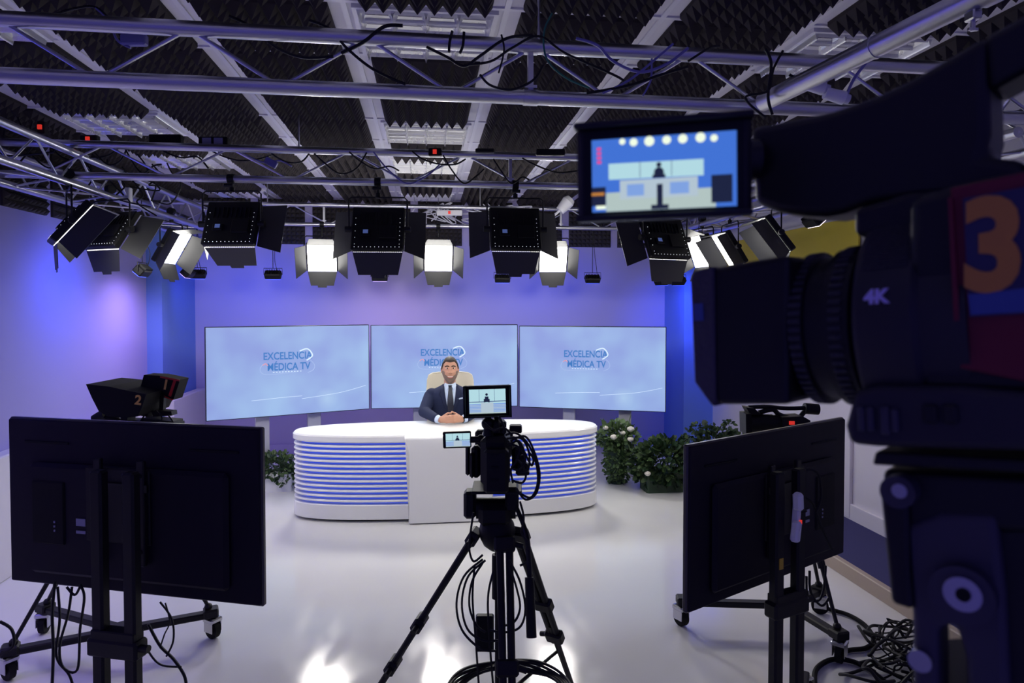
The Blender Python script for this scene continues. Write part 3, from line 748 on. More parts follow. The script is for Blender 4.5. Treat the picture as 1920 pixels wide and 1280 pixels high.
o = b.build('collar', 'shirt', man, smooth=False); so = o.modifiers.new('s', 'SOLIDIFY'); so.thickness = .005
patch('tie', [(1.095, -.019, .019), (1.068, -.015, .015), (1.05, -.018, .018), (.96, -.029, .029), (.89, -.032, .032), (.85, -.026, .026), (.80, -.010, .010)], 'tie', .020, .008)
for s_ in (-1, 1):
    patch('lapel', [(1.085, s_ * .058, s_ * .082), (1.05, s_ * .057, s_ * .098), (1.0, s_ * .051, s_ * .106), (.985, s_ * .049, s_ * .090), (.92, s_ * .038, s_ * .076), (.84, s_ * .014, s_ * .036), (.80, s_ * .002, s_ * .02)], 'suit2', .014, .005)
MB().box(tf(.098, .965, .008), (.052, .006, .013), rot=(0, R(-8), R(22))).build('pocket_square', 'shirt', man, smooth=False)
for s_ in (-1, 1):
    d = Vector((s_ * .112, -.365, .802)) - Vector((s_ * .150, -.325, .812))
    p = Vector((s_ * .150, -.325, .812)); b = MB(); b.cyl(p + d * .5, p + d * 1.15, .040, .034, n=18); b.build('cuff', 'shirt', man)
MB().cyl((.110, -.362, .803), (.100, -.371, .801), .033, .032, n=18).build('watch', 'black', man)
for s_ in (-1, 1):
    b = MB(); cap(b, (s_ * .09, .02, .53), (s_ * .12, -.46, .50), .098, .072); cap(b, (s_ * .12, -.46, .50), (s_ * .12, -.44, .09), .068, .055); remesh(b.build('trouser_leg', 'suit', man), .01)
    b = MB(); b.ball((s_ * .12, -.50, .045), (.046, .13, .045), 14, 8); b.box((s_ * .12, -.50, .012), (.085, .24, .024), bev=.008); b.build('shoe', 'black', man)
MB().box((-.012, -.125, .925), (.006, .008, .03)).build('lapel_microphone', 'black', man, smooth=False)

ch = thing('office_chair', 'cream high-backed office chair behind the seated man', 'chair', (P(845, 700, Y=7.08).x, 7.02, 0))
b = MB(); vv = []; ff = []; rows = 14; cols = 12
hb = [(.50, .235), (.60, .245), (.8, .25), (1.0, .25), (1.1, .245), (1.155, .23), (1.178, .19), (1.185, .12)]
for side, oy in ((0, -.035), (1, .035)):
    for (z, hw_) in hb:
        for q in range(cols + 1):
            u = -1 + 2 * q / cols
            vv.append((u * hw_, .16 + (z - .5) * .10 + oy - .03 * u * u * (1 if side == 0 else .6) , z))
nc = cols + 1; nr = len(hb); K = nc * nr
for i in range(nr - 1):
    for j in range(cols):
        ff.append((i * nc + j, i * nc + j + 1, (i + 1) * nc + j + 1, (i + 1) * nc + j)); ff.append((K + (i + 1) * nc + j, K + (i + 1) * nc + j + 1, K + i * nc + j + 1, K + i * nc + j))
for i in range(nr - 1):
    ff.append((i * nc, (i + 1) * nc, K + (i + 1) * nc, K + i * nc)); ff.append((i * nc + cols, K + i * nc + cols, K + (i + 1) * nc + cols, (i + 1) * nc + cols))
for j in range(cols): ff.append(((nr - 1) * nc + j, (nr - 1) * nc + j + 1, K + (nr - 1) * nc + j + 1, K + (nr - 1) * nc + j)); ff.append((j, K + j, K + j + 1, j + 1))
b.add(vv, ff); o = b.build('backrest', 'cream', ch, ang=60); bv = o.modifiers.new('b', 'BEVEL'); bv.width = .015; bv.segments = 3
MB().box((0, -.08, .405), (.50, .50, .07), bev=.03).build('seat', 'cream', ch)
for s_ in (-1, 1):
    b = MB(); b.tube([(s_ * .27, .1, .42), (s_ * .29, .1, .60), (s_ * .29, -.1, .61), (s_ * .27, -.12, .42)], .014); b.build('armrest', 'chrome', ch)
MB().cyl((0, -.06, .09), (0, -.06, .37), .028).build('gas_column', 'chrome', ch)
for q in range(5):
    a = 2 * PI * q / 5 + .3; e = Vector((.28 * math.cos(a), -.06 + .28 * math.sin(a), .075))
    b = MB(); b.cyl((0, -.06, .10), e, .022, .014); b.build('base_arm', 'chrome', ch)
    MB().cyl(e + Vector((0, -.02, -.047)), e + Vector((0, .02, -.047)), .028).build('caster', 'black', ch)

# ---------------------------------------------------------------- plants
M['leaf'] = mat('leaf_green', (.07, .12, .04), .5)
M['leaf2'] = mat('leaf_pale', (.10, .17, .06), .5)
M['leafd'] = mat('leaf_dark', (.02, .05, .02), .45)
M['petal'] = mat('white_petal', (.80, .76, .66), .6)
M['stem'] = mat('stem', (.05, .09, .03), .6)
def leaves(b, n, cf, size, seed, mats=2):
    r = random.Random(seed)
    for i in range(n):
        p, dirv = cf(r); L = size * r.uniform(.6, 1.25); W = L * r.uniform(.32, .5)
        d = Vector(dirv) + Vector((r.uniform(-.6, .6), r.uniform(-.6, .6), r.uniform(-.5, .6))); d.normalize()
        s_ = d.cross(Vector((r.uniform(-1, 1), r.uniform(-1, 1), r.uniform(.2, 1)))).normalized(); up = s_.cross(d).normalized()
        b.cur = r.randrange(mats); p = Vector(p)
        b.add([p, p + d * L * .35 + s_ * W + up * L * .06, p + d * L * .75 + s_ * W * .7 - up * L * .02, p + d * L - up * L * .12, p + d * L * .75 - s_ * W * .7 - up * L * .02, p + d * L * .35 - s_ * W + up * L * .06, p + d * L * .5 - up * L * .03],
              [(0, 1, 6), (1, 2, 6), (2, 3, 6), (3, 4, 6), (4, 5, 6), (5, 0, 6)])
def ell(cx, cy, cz, rx, ry, rz):
    def f(r):
        while True:
            v = Vector((r.uniform(-1, 1), r.uniform(-1, 1), r.uniform(-1, 1)))
            if .25 < v.length < 1: break
        return (cx + v.x * rx, cy + v.y * ry, cz + v.z * rz), v.normalized()
    return f
def rose(b, c, r_):
    b.ball(c, (r_, r_, r_ * .85), 12, 8)
    for k in range(8):
        a = k * 2.4; q = Vector((math.cos(a), math.sin(a), .1 * (k % 3))) * r_ * .55
        b.ball(Vector(c) + q, (r_ * .62, r_ * .62, r_ * .6), 8, 6)
def planter(t, w_, d_, h_, m='white'):
    b = MB(); b.prism(rsq(w_, d_, .03), h_); b.build('planter', m, t)
# left plant beside desk
p = P(519, 916, z=0.0)
t = thing('potted_plant', 'leafy green plant in a white planter at the left end of the desk', 'plant', (p.x, p.y, 0)); planter(t, .34, .26, .18)
b = MB(); leaves(b, 620, ell(0, -.02, .24, .24, .19, .13), .05, 3); leaves(b, 160, ell(.12, -.05, .13, .12, .14, .12), .045, 33); b.build('foliage', ['leaf', 'leafd'], t, smooth=False)
# rose pot right of desk
p = P(1157, 905, z=0.0)
t = thing('flower_pot', 'slim pot of ivy topped with white roses, at the right end of the desk', 'plant', (p.x, p.y, 0))
MB().lathe([(.07, 0), (.09, .2), (.11, .38), (.10, .38), (.09, .3)], n=24).build('planter', 'leafd', t)
b = MB(); leaves(b, 900, ell(0, 0, .24, .15, .15, .26), .04, 4); leaves(b, 420, ell(0, 0, .50, .20, .17, .14), .06, 41)
for q in range(7):
    a = q * .9; b.cur = 0; b.tube([(0, 0, .4), (.1 * math.cos(a), .1 * math.sin(a), .55), (.19 * math.cos(a), .12 * math.sin(a), .62 + .02 * q)], .004)
b.build('foliage', ['leaf', 'leaf2'], t, smooth=False)
for (x, y, z, s_) in ((-.08, -.15, .52, .034), (.10, -.15, .60, .034), (.09, -.18, .50, .030), (.02, -.14, .56, .026), (-.14, -.05, .60, .026)):
    b = MB(); rose(b, (x, y, z), s_); b.build('rose', 'petal', t)
# big bush right
p = P(1250, 917, z=0.0)
t = thing('potted_plant', 'wide dark leafy bush on the floor left of the right monitor', 'plant', (p.x, p.y, 0)); planter(t, .5, .26, .2, 'leafd')
b = MB(); leaves(b, 1500, ell(0, 0, .27, .38, .24, .25), .065, 5); b.build('foliage', ['leaf', 'leafd', 'leaf2'], t, smooth=False)
b = MB(); rose(b, (-.27, -.2, .22), .028); b.build('rose', 'petal', t)
p = P(1340, 900, z=0.0)
t = thing('potted_plant', 'taller leafy plant whose tips rise above the right monitor', 'plant', (p.x, p.y, 0)); planter(t, .3, .26, .2, 'white')
b = MB(); leaves(b, 500, ell(0, 0, .36, .30, .2, .24), .06, 6)
for q in range(9):
    x = -.3 + q * .075; h_ = .50 + .10 * math.sin(q * 2.3); b.cur = 0; b.tube([(x * .3, 0, .2), (x * .8, 0, .4), (x, -.02, h_)], .004); leaves(b, 22, ell(x, -.02, h_, .05, .05, .06), .05, 60 + q)
b.build('foliage', ['leaf', 'leafd'], t, smooth=False)
# small sprigs behind the desk
for k, (px, lab) in enumerate(((683, 'small leafy sprig peeping over the desk left of the man'), (945, 'small leafy sprig peeping over the desk by the field monitor'), (992, 'small leafy sprig peeping over the desk right of the field monitor'))):
    p = P(px, 860, Y=7.35); t = thing('potted_plant', lab, 'plant', (p.x, 7.3, 0), group='low plants hidden behind the desk'); planter(t, .2, .18, .3)
    b = MB(); leaves(b, 140, ell(0, 0, .42, .12, .08, .12), .05, 70 + k)
    for q in range(5): x = -.10 + q * .05; b.cur = 0; b.tube([(0, 0, .28), (x, 0, .5), (x * 1.2, 0, .575 + .012 * (q % 2))], .004); leaves(b, 6, ell(x * 1.2, 0, .575, .02, .02, .02), .04, 90 + q)
    b.build('foliage', ['leaf', 'leafd'], t, smooth=False)

# ---------------------------------------------------------------- monitors seen from behind
cF = Vector((math.sin(YAW), math.cos(YAW), 0)); cR = Vector((math.cos(YAW), -math.sin(YAW), 0))
def W(lat, d, z): return cR * lat + cF * d + Vector((0, 0, z))
M['tvback'] = mat('tv_back', (.010, .008, .018), .6, spec=.2)
M['tvedge'] = mat('tv_edge', (.05, .045, .05), .3)
M['label'] = mat('pale_label', (.30, .30, .42), .5)
M['yellabel'] = mat('yellow_label', (.55, .36, .03), .5)
def back_monitor(label, a, b_, h, mirror=1):
    # a = left edge centre, b_ = right edge centre as seen; back faces the viewer (local -Y)
    c = (a + b_) / 2; v = b_ - a; yaw = math.atan2(v.y, v.x); wd = math.hypot(v.x, v.y)
    t = thing('television', label, 'television', c, (0, 0, yaw))
    b = MB(); b.box((0, .02, 0), (wd, .025, h), bev=.006); b.build('bezel', 'tvedge', t)
    MB().box((0, .034, 0), (wd - .02, .004, h - .02)).build('glass', 'bezel', t, smooth=False)
    b = MB(); b.box((0, .003, -.0), (wd - .012, .012, h - .012), bev=.005); b.box((0, -.015, -.06), (wd * .78, .035, h * .66), bev=.016); b.build('back_shell', 'tvback', t)
    for sx in (-1, 1):
        b = MB(); b.box((sx * wd * .33, -.005, h * .36), (.22, .006, .010), bev=.002)
        b.build('vent_slot', 'rubber', t)
    b = MB(); b.box((-.02 * mirror, -.036, .02), (.30, .012, .30), bev=.004)
    for sx in (-1, 1):
        b.box((sx * .10, -.048, .0), (.035, .02, .42), bev=.004); b.cyl((sx * .10, -.055, .15), (sx * .10, -.064, .15), .010); b.cyl((sx * .10, -.055, -.15), (sx * .10, -.064, -.15), .010)
    b.box((0, -.05, .1), (.26, .012, .03)); b.build('wall_mount', 'blackm', t)
    b = MB(); b.box((-mirror * wd * .30, -.034, -.03), (.16, .012, .26), bev=.006); b.build('connector_panel', 'rubber', t)
    b = MB()
    for q in range(3): b.box((-mirror * wd * .27, -.042, -.10 + q * .018), (.006, .004, .008))
    b.build('socket', 'label', t, smooth=False)
    b = MB(); b.box((-mirror * .20, -.035, -.06), (.045, .003, .03)); b.box((-mirror * .20, -.035, -.10), (.045, .003, .012)); b.build('sticker', 'label', t, smooth=False)
    return t, c, yaw, wd
aL = (P(15, 775, d=2.89) + P(18, 1085, d=2.89)) / 2; bL = (P(490, 808, d=2.635) + P(491, 1148, d=2.635)) / 2
tvl, cL, yL, wL = back_monitor('big black television at lower left, seen from behind, on two poles', aL, bL, .70)
aR = (P(1290, 836, d=2.8) + P(1291, 1156, d=2.8)) / 2; bR = (P(1586, 781, d=3.49) + P(1582, 1037, d=3.49)) / 2
tvr, cRr, yR, wR = back_monitor('big black television right of the desk, seen from behind at an angle', aR, bR, .70, -1)
def caster(b, p, yaw=0, r=.042):
    p = Vector(p); m_ = Matrix.Translation(p) @ Matrix.Rotation(yaw, 4, 'Z')
    b.cyl(m_ @ Vector((-.016, 0, r)), m_ @ Vector((.016, 0, r)), r, n=20)
    b.cyl(m_ @ Vector((-.02, 0, r)), m_ @ Vector((.02, 0, r)), r * .45, n=12)
def tv_stand(label, pts, ztop, base_z=.10, feet=((-.38, .25), (.38, .25), (-.38, -.30), (.38, -.30)), yaw=0., pole_r=.026):
    c = (pts[0] + pts[1]) / 2; t = thing('monitor_stand', label, 'stand', (c.x, c.y, 0), (0, 0, yaw)); g = (pts[1] - pts[0]).length / 2
    for s_ in (-1, 1): MB().box((s_ * g, 0, (ztop + base_z) / 2), (pole_r * 2, .045, ztop - base_z), bev=.008).build('pole', 'blackm', t)
    b = MB(); b.box((0, 0, .66), (g * 2 + .05, .055, .05), bev=.004); b.box((0, 0, .62), (g * 2 + .08, .07, .07), bev=.01); b.cyl((g + .04, -.01, .63), (g + .075, -.01, .63), .014); b.build('cross_bar', 'blackm', t)
    MB().box((0, 0, .14), (g * 2 + .1, .06, .08), bev=.008).build('base_block', 'blackm', t)
    for (x, y) in feet:
        b = MB(); a_ = Vector((math.copysign(g, x), 0, base_z + .02)); e = Vector((x, y, base_z)); d = e - a_
        m_ = Matrix.Translation((a_ + e) / 2) @ d.to_track_quat('Y', 'Z').to_matrix().to_4x4(); b.box((0, 0, 0), (.045, d.length, .035), bev=.005, mtx=m_); b.build('leg', 'blackm', t)
        b = MB(); caster(b, (x, y, 0), .5, .040); o = b.build('caster', 'rubber', t)
        MB().box((x, y, base_z - .012), (.05, .07, .014), bev=.004).build('caster_plate', 'chrome', o)
    return t
p0 = P(196, 1100, d=2.58); p1 = P(241, 1100, d=2.52)
off = (cL - (p0 + p1) / 2)
stl = tv_stand('tall black two-pole stand carrying the left television', (p0, p1), 1.28, yaw=yL)
p0 = P(1459, 1100, d=2.86); p1 = P(1492, 1100, d=2.93)
stR = tv_stand('tall black two-pole stand carrying the right television', (p0, p1), 1.20, yaw=yR - R(8), feet=((-.42, .22), (.42, .25), (-.36, -.12), (.42, -.30)))
# power strip taped to the right stand
q = P(1490, 965, d=2.84)
t = thing('power_strip', 'white power strip with a lit red switch, strapped to the right stand', 'power strip', q, (0, 0, yR))
MB().box((.012, 0, -.005), (.026, .03, .10), rot=(0, R(6), 0), bev=.005).build('housing', 'whitep', t)
MB().box((.016, -.017, -.03), (.014, .006, .018)).build('switch', 'redled', t, smooth=False)
b = MB(); b.box((-.022, -.02, -.06), (.034, .035, .085), rot=(0, R(10), 0), bev=.008); b.cyl((-.022, -.036, -.05), (-.022, -.040, -.05), .005); b.build('plug_adapter', 'whitep', t)
b = MB(); b.box((-.008, -.02, .062), (.036, .04, .075), rot=(0, R(-4), 0), bev=.010); b.build('plug_adapter', 'whitep', t)
MB().tube([(0, -.02, .03), (.03, -.035, .02), (.04, 0, .0)], .003).build('tie', 'cable', t)
q = P(1465, 1057, d=2.825)
o = MB().box((0, 0, 0), (.022, .003, .046)).build('warning_sticker', 'yellabel', smooth=False); o.location = q; o.rotation_euler = (0, 0, yR - R(8)); tag(o, 'small yellow warning sticker on the right stand pole', 'sticker')

# ---------------------------------------------------------------- picture of the set on small screens
for nm, col in (('pcyan', (.42, .66, .72)), ('pblue', (.05, .16, .62)), ('pdesk', (.42, .52, .60)), ('pdeskb', (.20, .34, .70)), ('pdark', (.01, .015, .04)), ('pline', (.08, .12, .25)), ('pfloor', (.42, .52, .50)), ('pwhite', (.85, .95, .75)), ('pred', (.75, .06, .25)), ('porange', (.5, .2, .03)), ('pskin', (.4, .25, .2))):
    M[nm] = mat('image_' + nm[1:], (.01, .01, .01), .4, em=col, es=.9, noise=0)
def live_picture(parent, w_, h_, y, big=False, mtx=None, noisy=None):
    """flat screen image, facing local -Y: backdrop, three screens, desk, seated figure"""
    mats = ['pblue', 'pcyan', 'pline', 'pdesk', 'pdeskb', 'pdark', 'pfloor', 'pwhite', 'pred', 'porange']
    b = MB(); lay = [0]
    def rect(x0, z0, x1, z1, m_, sk=0):
        lay[0] += 1; yy = y - lay[0] * w_ * .0012; b.cur = mats.index(m_)
        b.add([((x0 - .5) * w_, yy, (z0 - .5) * h_), ((x1 - .5) * w_, yy, (z0 - .5 + sk) * h_), ((x1 - .5) * w_, yy, (z1 - .5 + sk) * h_), ((x0 - .5) * w_, yy, (z1 - .5) * h_)], [(0, 1, 2, 3)])
    def disc(cx, cz, r, m_, ax=1.):
        lay[0] += 1; yy = y - lay[0] * w_ * .0012; b.cur = mats.index(m_)
        b.add([((cx - .5 + r * ax * math.cos(a * PI / 8)) * w_, yy, (cz - .5) * h_ + r * w_ * math.sin(a * PI / 8)) for a in range(16)], [tuple(range(16))])
    if not big:
        rect(0, 0, 1, 1, 'pcyan'); rect(0, .44, 1, .49, 'pline', .03); rect(.27, .48, .28, 1, 'pline'); rect(.69, .48, .70, 1, 'pline')
        rect(0, 0, 1, .44, 'pdeskb', .0); rect(0, .40, 1, .46, 'pcyan', .02)
        for q in range(6): rect(0, .04 + q * .06, 1, .065 + q * .06, 'pdesk')
        rect(.32, .03, .66, .45, 'pdesk'); rect(.40, .46, .56, .60, 'pdark'); rect(.43, .58, .53, .70, 'pdark'); disc(.48, .78, .035, 'pdark'); rect(.44, .44, .52, .47, 'pcyan')
        rect(0, 0, 1, .04, 'pfloor')
    else:
        rect(0, 0, 1, 1, 'pblue'); rect(.12, .44, .78, .66, 'pcyan', -.01); rect(.34, .45, .345, .67, 'pline'); rect(.56, .45, .565, .66, 'pline')
        rect(.10, 0, .86, .26, 'pfloor'); rect(.20, .16, .74, .42, 'pdesk'); rect(.25, .20, .37, .36, 'pdeskb'); rect(.55, .20, .68, .36, 'pdeskb')
        for cx, cz, r in ((.22, .95, .022), (.30, .93, .028), (.41, .93, .035), (.53, .93, .03), (.64, .93, .032), (.76, .93, .034), (.85, .91, .025)): disc(cx, cz, r, 'pwhite')
        rect(.0, .08, .10, .34, 'pdark'); rect(.83, .05, .97, .42, 'pdark'); rect(.46, 0, .50, .34, 'pdark'); disc(.475, .50, .035, 'pdark'); disc(.475, .60, .018, 'pdark')
        rect(.42, .0, .54, .06, 'pdark', .0); rect(.43, .42, .52, .47, 'pdark')
        for q in range(4): rect(.04, .66 + q * .06, .07, .70 + q * .06, 'pred')
        rect(.03, .03, .10, .08, 'pwhite'); rect(.0, .22, .09, .26, 'porange')
    o = b.build('screen_image', mats, parent, smooth=False)
    if mtx is not None: o.matrix_local = mtx
    return o

# ---------------------------------------------------------------- centre camera on tripod
def leg_geo(b, a, e, r0, r1, clamps=(.62,), twin=.0):
    a = Vector(a); e = Vector(e); side = (e - a).cross(Vector((0, 0, 1))).normalized() * twin
    for s_ in ((-1, 1) if twin else (0,)):
        b.cyl(a + side * s_, a.lerp(e, .66) + side * s_ * .8, r0, r0 * .9, n=10)
    b.cyl(a.lerp(e, .55), e, r1, r1 * .85, n=10)
    for c_ in clamps:
        m_ = Matrix.Translation(a.lerp(e, c_)) @ (e - a).to_track_quat('Z', 'Y').to_matrix().to_4x4()
        b.box((0, 0, 0), (r0 * 3 + twin * 2, r0 * 3, .06), bev=.008, mtx=m_); b.cyl(m_ @ Vector((r0 * 1.5 + twin, 0, 0)), m_ @ Vector((r0 * 1.5 + twin + .03, 0, .01)), .012)
    b.ball(e, (.022, .022, .02), 10, 6)
TD = 2.76
hub = W((932 - 960) / F * TD, TD, 0)
tri = thing('tripod', 'black camera tripod standing before the middle of the desk', 'tripod', (hub.x, hub.y, 0), (0, 0, -YAW))
apz = .965
for (x0, y0_, x1, y1_) in ((-.085, .02, -.66, .12), (.085, .03, .36, .52), (.03, -.06, .06, -.62)):
    b = MB(); leg_geo(b, (x0, y0_, apz), (x1, y1_, .02), .0155, .015, (.02, .42, .62), .019); b.build('leg', 'blackm', tri)
b = MB(); b.lathe([(.03, .90), (.055, .92), (.07, .95), (.075, .98), (.068, 1.01), (.055, 1.03)], n=24); b.cyl((0, 0, .70), (0, 0, .88), .022); b.build('bowl', 'black', tri)
b = MB(); b.box((-.01, 0, 1.055), (.13, .13, .09), bev=.02); b.cyl((-.085, 0, 1.07), (.075, 0, 1.07), .042, n=20); b.box((-.11, .0, 1.09), (.05, .08, .11), bev=.012); b.box((.06, -.01, 1.12), (.055, .10, .10), bev=.01); b.box((.0, 0, 1.155), (.20, .17, .012), bev=.003); b.build('fluid_head', 'black', tri)
b = MB(); b.tube([(.07, -.03, 1.10), (.115, -.16, 1.02), (.125, -.22, .92), (.13, -.26, .80)], .010); b.cyl((.125, -.235, .88), (.132, -.29, .68), .017, .019); b.build('pan_handle', 'black', tri)
b = MB()
for a_ in ((-.34, .07), (.19, .27), (.035, -.34)): b.cyl((0, 0, .27), (a_[0] * 1.45, a_[1] * 1.45, .28), .008)
b.cyl((0, 0, .26), (0, 0, .90), .010); b.cyl((0, 0, .25), (0, 0, .30), .03); b.box((.02, 0, .275), (.07, .07, .03), bev=.006); b.build('spreader', 'blackm', tri)
MB().box((-.045, -.14, .625), (.07, .035, .14), bev=.006).build('power_brick', 'black', tri)
# coil of cable around the spreader
o = MB(); r = random.Random(3)
for k in range(5):
    rr = .225 + k * .009; z = .006 * k; o.tube([(rr * math.cos(a * PI / 10), rr * math.sin(a * PI / 10) * .9, z + .006 * math.sin(a * 1.3 + k)) for a in range(21)], .0065)
cc = o.build('cable_coil', 'cable'); cc.location = (hub.x + .05, hub.y, .292); tag(cc, 'thick coil of black cable resting in the spreader of the centre tripod', 'cable')
vc = thing('video_camera', 'black video camera on the centre tripod, seen from behind', 'camera', (hub.x, hub.y, 1.162), (0, 0, -YAW))
b = MB(); b.box((-.005, -.02, .125), (.115, .24, .20), bev=.022); b.box((0, -.15, .10), (.095, .07, .17), bev=.012); b.box((.0, .02, .235), (.075, .20, .04), bev=.014); b.build('body', 'black', vc)
b = MB(); b.lathe([(.045, 0), (.052, .03), (.048, .07), (.055, .10), (.06, .17), (.052, .17), (.05, .12)], mtx=Matrix.Translation((-.02, .10, .115)) @ Matrix.Rotation(R(-90), 4, 'X')); b.build('lens', 'black', vc)
b = MB(); b.box((-.02, .29, .115), (.17, .05, .12), bev=.012); b.build('lens_hood', 'black', vc)
b = MB(); b.tube([(.0, .12, .25), (.0, .11, .285), (0, -.02, .295), (0, -.11, .28), (0, -.12, .24)], .014, n=10); b.build('handle', 'black', vc)
b = MB(); b.box((-.085, .0, .10), (.04, .05, .13), bev=.014); b.box((-.10, -.02, .09), (.02, .06, .10), bev=.01); b.box((-.12, .02, .11), (.018, .05, .14), bev=.008); b.build('side_grip', 'black', vc)
b = MB(); b.box((.085, -.03, .13), (.05, .12, .09), bev=.012); b.box((.10, -.08, .09), (.05, .05, .05), bev=.008); b.box((.075, -.04, .24), (.05, .05, .03), bev=.005); b.cyl((.1, -.09, .14), (.1, -.15, .15), .008); b.cyl((.12, -.08, .09), (.12, -.14, .085), .008); b.build('cable_block', 'black', vc)
for k in range(3): MB().box((-.004, -.187, .07 + k * .05), (.03, .004, .008)).build('button', 'rubber', vc)
# flip screen
q = P(857, 824, d=2.70) - vc.location; q = Matrix.Rotation(YAW, 3, 'Z') @ q
b = MB(); b.box(q, (.112, .012, .066), rot=(0, R(-2), 0), bev=.004); b.cyl(q + Vector((.05, 0, .0)), q + Vector((.12, .01, .0)), .013); b.box(q + Vector((.11, .01, 0)), (.06, .03, .035), bev=.008); o = b.build('flip_screen', 'black', vc)
live_picture(o, .096, .052, q.y - .0065, mtx=Matrix.Translation((q.x + .004, 0, q.z)) @ Matrix.Rotation(R(-2), 4, 'Y'))
# field monitor
q = P(914, 752, d=2.66)
fm = thing('field_monitor', 'small hooded field monitor on a ball mount atop the centre camera', 'monitor', q, (R(-4), R(-1.5), -YAW + R(2)))
b = MB(); b.box((0, .012, 0), (.172, .022, .116), bev=.006); b.build('casing', 'black', fm)
b = MB()
for s_ in (-1, 1): b.box((s_ * .087, -.006, 0), (.006, .055, .124), rot=(0, 0, s_ * R(6)), bev=.001); b.box((0, -.004, s_ * .059), (.176, .05, .005), bev=.001)
b.build('sun_hood', 'rubber', fm); live_picture(fm, .142, .094, -.0005)
b = MB(); b.cyl((0, .012, -.058), (0, .012, -.078), .012); b.ball((0, .012, -.088), .026, 14, 10); b.cyl((0, .012, -.10), (0, .012, -.135), .017, .022); b.cyl((.02, .012, -.088), (.055, .012, -.094), .008); b.box((.06, .012, -.094), (.02, .012, .022), bev=.004); b.build('ball_mount', 'black', fm)

# ---------------------------------------------------------------- studio camera + dolly behind the monitors
def dolly_tripod(label, hub_, apex_z, feet, lab2):
    t = thing('tripod', label, 'tripod', (hub_.x, hub_.y, 0))
    dl = thing('tripod_dolly', lab2, 'dolly', (hub_.x, hub_.y, 0))
    for f in feet:
        v = Vector((f.x - hub_.x, f.y - hub_.y, 0)); e = v + Vector((0, 0, .155)); b = MB()
        m_ = Matrix.Translation(e / 2 + Vector((0, 0, .08))) @ v.to_track_quat('Y', 'Z').to_matrix().to_4x4()
        b.box((0, 0, 0), (.055, v.length, .035), bev=.006, mtx=Matrix.Translation((v.x / 2, v.y / 2, .14)) @ v.to_track_quat('Y', 'Z').to_matrix().to_4x4()); b.box((v.x, v.y, .15), (.08, .08, .05), rot=(0, 0, math.atan2(v.y, v.x)), bev=.008)
        b.build('arm', 'blackm', dl)
        b = MB(); caster(b, (v.x * 1.02, v.y * 1.02, .0), math.atan2(v.y, v.x) + .6, .05); o = b.build('caster', 'rubber', dl)
        b = MB(); m2 = Matrix.Translation((v.x * 1.02, v.y * 1.02, 0)) @ Matrix.Rotation(math.atan2(v.y, v.x) + .6, 4, 'Z'); b.box((0, 0, .108), (.075, .085, .03), bev=.008, mtx=m2); b.box((.03, 0, .075), (.006, .07, .07), bev=.002, mtx=m2); b.box((-.03, 0, .075), (.006, .07, .07), bev=.002, mtx=m2); b.build('caster_fork', 'chrome', o)
        b = MB(); leg_geo(b, Vector((v.x * .12, v.y * .12, apex_z)), Vector((v.x * .97, v.y * .97, .185)), .012, .012, (.05, .55), .016); b.build('leg', 'blackm', t)
    b = MB(); b.cyl((0, 0, .115), (0, 0, .165), .06, n=20); b.build('hub', 'blackm', dl)
    b = MB(); b.cyl((0, 0, apex_z - .08), (0, 0, apex_z + .03), .07, .075, n=20); b.build('bowl', 'black', t)
    b = MB(); b.box((0, 0, apex_z + .075), (.12, .12, .09), bev=.02); b.box((0, 0, apex_z + .128), (.10, .2, .012), bev=.003); b.build('fluid_head', 'black', t)
    b = MB(); b.tube([(-.05, -.05, apex_z + .08), (-.07, -.2, apex_z + .0), (-.08, -.30, apex_z - .12)], .011); b.build('pan_handle', 'black', t)
    return t, dl
fl = lambda px, py: P(px, py, z=0.0)
hubL = fl(232, 1228)
dolly_tripod('black tripod on a wheeled base behind the left television', hubL, .98, [fl(20, 1272), fl(396, 1196), fl(86, 1186)], 'black wheeled tripod dolly with steel casters, under the left television')
hubR = fl(1478, 1178)
dolly_tripod('black tripod on a wheeled base behind the right television', hubR, .98, [fl(1281, 1172), fl(1572, 1240), fl(1536, 1150)], 'black wheeled tripod dolly beneath the right television, beside thick hoses')
M['cover'] = mat('black_fabric_hood', (.012, .012, .014), .8, spec=.2)
def cam_frame(px, py, d): return P(px, py, d=d)
# left studio camera with hooded prompter numbered 2 and tally box numbered 1
dl_ = (hubL - Vector((0, 0, 0))).dot(cF)
q = P(262, 800, d=dl_); base = Vector((hubL.x, hubL.y, 1.115))
sc = thing('studio_camera', 'black studio camera with flared hood numbered 2, above left television', 'camera', base, (0, 0, -YAW))
k_ = dl_ / F
def S(px, py, dy=0.): return Vector(((px - 960) * (dl_ + dy) / F - (base.dot(cR)), dy, CAMH - (py - 570) * (dl_ + dy) / F - base.z))
def slabpx(b, pts, y0, y1):
    vv = [S(px, py, 0) + Vector((0, y0, 0)) for px, py in pts] + [S(px, py, 0) + Vector((0, y1, 0)) for px, py in pts]; n = len(pts)
    b.add(vv, [tuple(reversed(range(n))), tuple(range(n, 2 * n))] + [(i, (i + 1) % n, n + (i + 1) % n, n + i) for i in range(n)])
b = MB(); slabpx(b, [(194, 714), (235, 718), (262, 724), (302, 732), (294, 756), (286, 772), (262, 775), (232, 772), (216, 762), (205, 740)], -.16, .16); b.build('prompter_hood', 'cover', sc, smooth=False)
b = MB(); slabpx(b, [(203, 752), (212, 750), (226, 762), (222, 766), (212, 762)], -.02, .02); slabpx(b, [(230, 770), (245, 772), (243, 790), (232, 790)], -.04, .04); slabpx(b, [(255, 772), (285, 770), (280, 780), (262, 776)], -.04, .04); b.build('hood_bracket', 'black', sc)
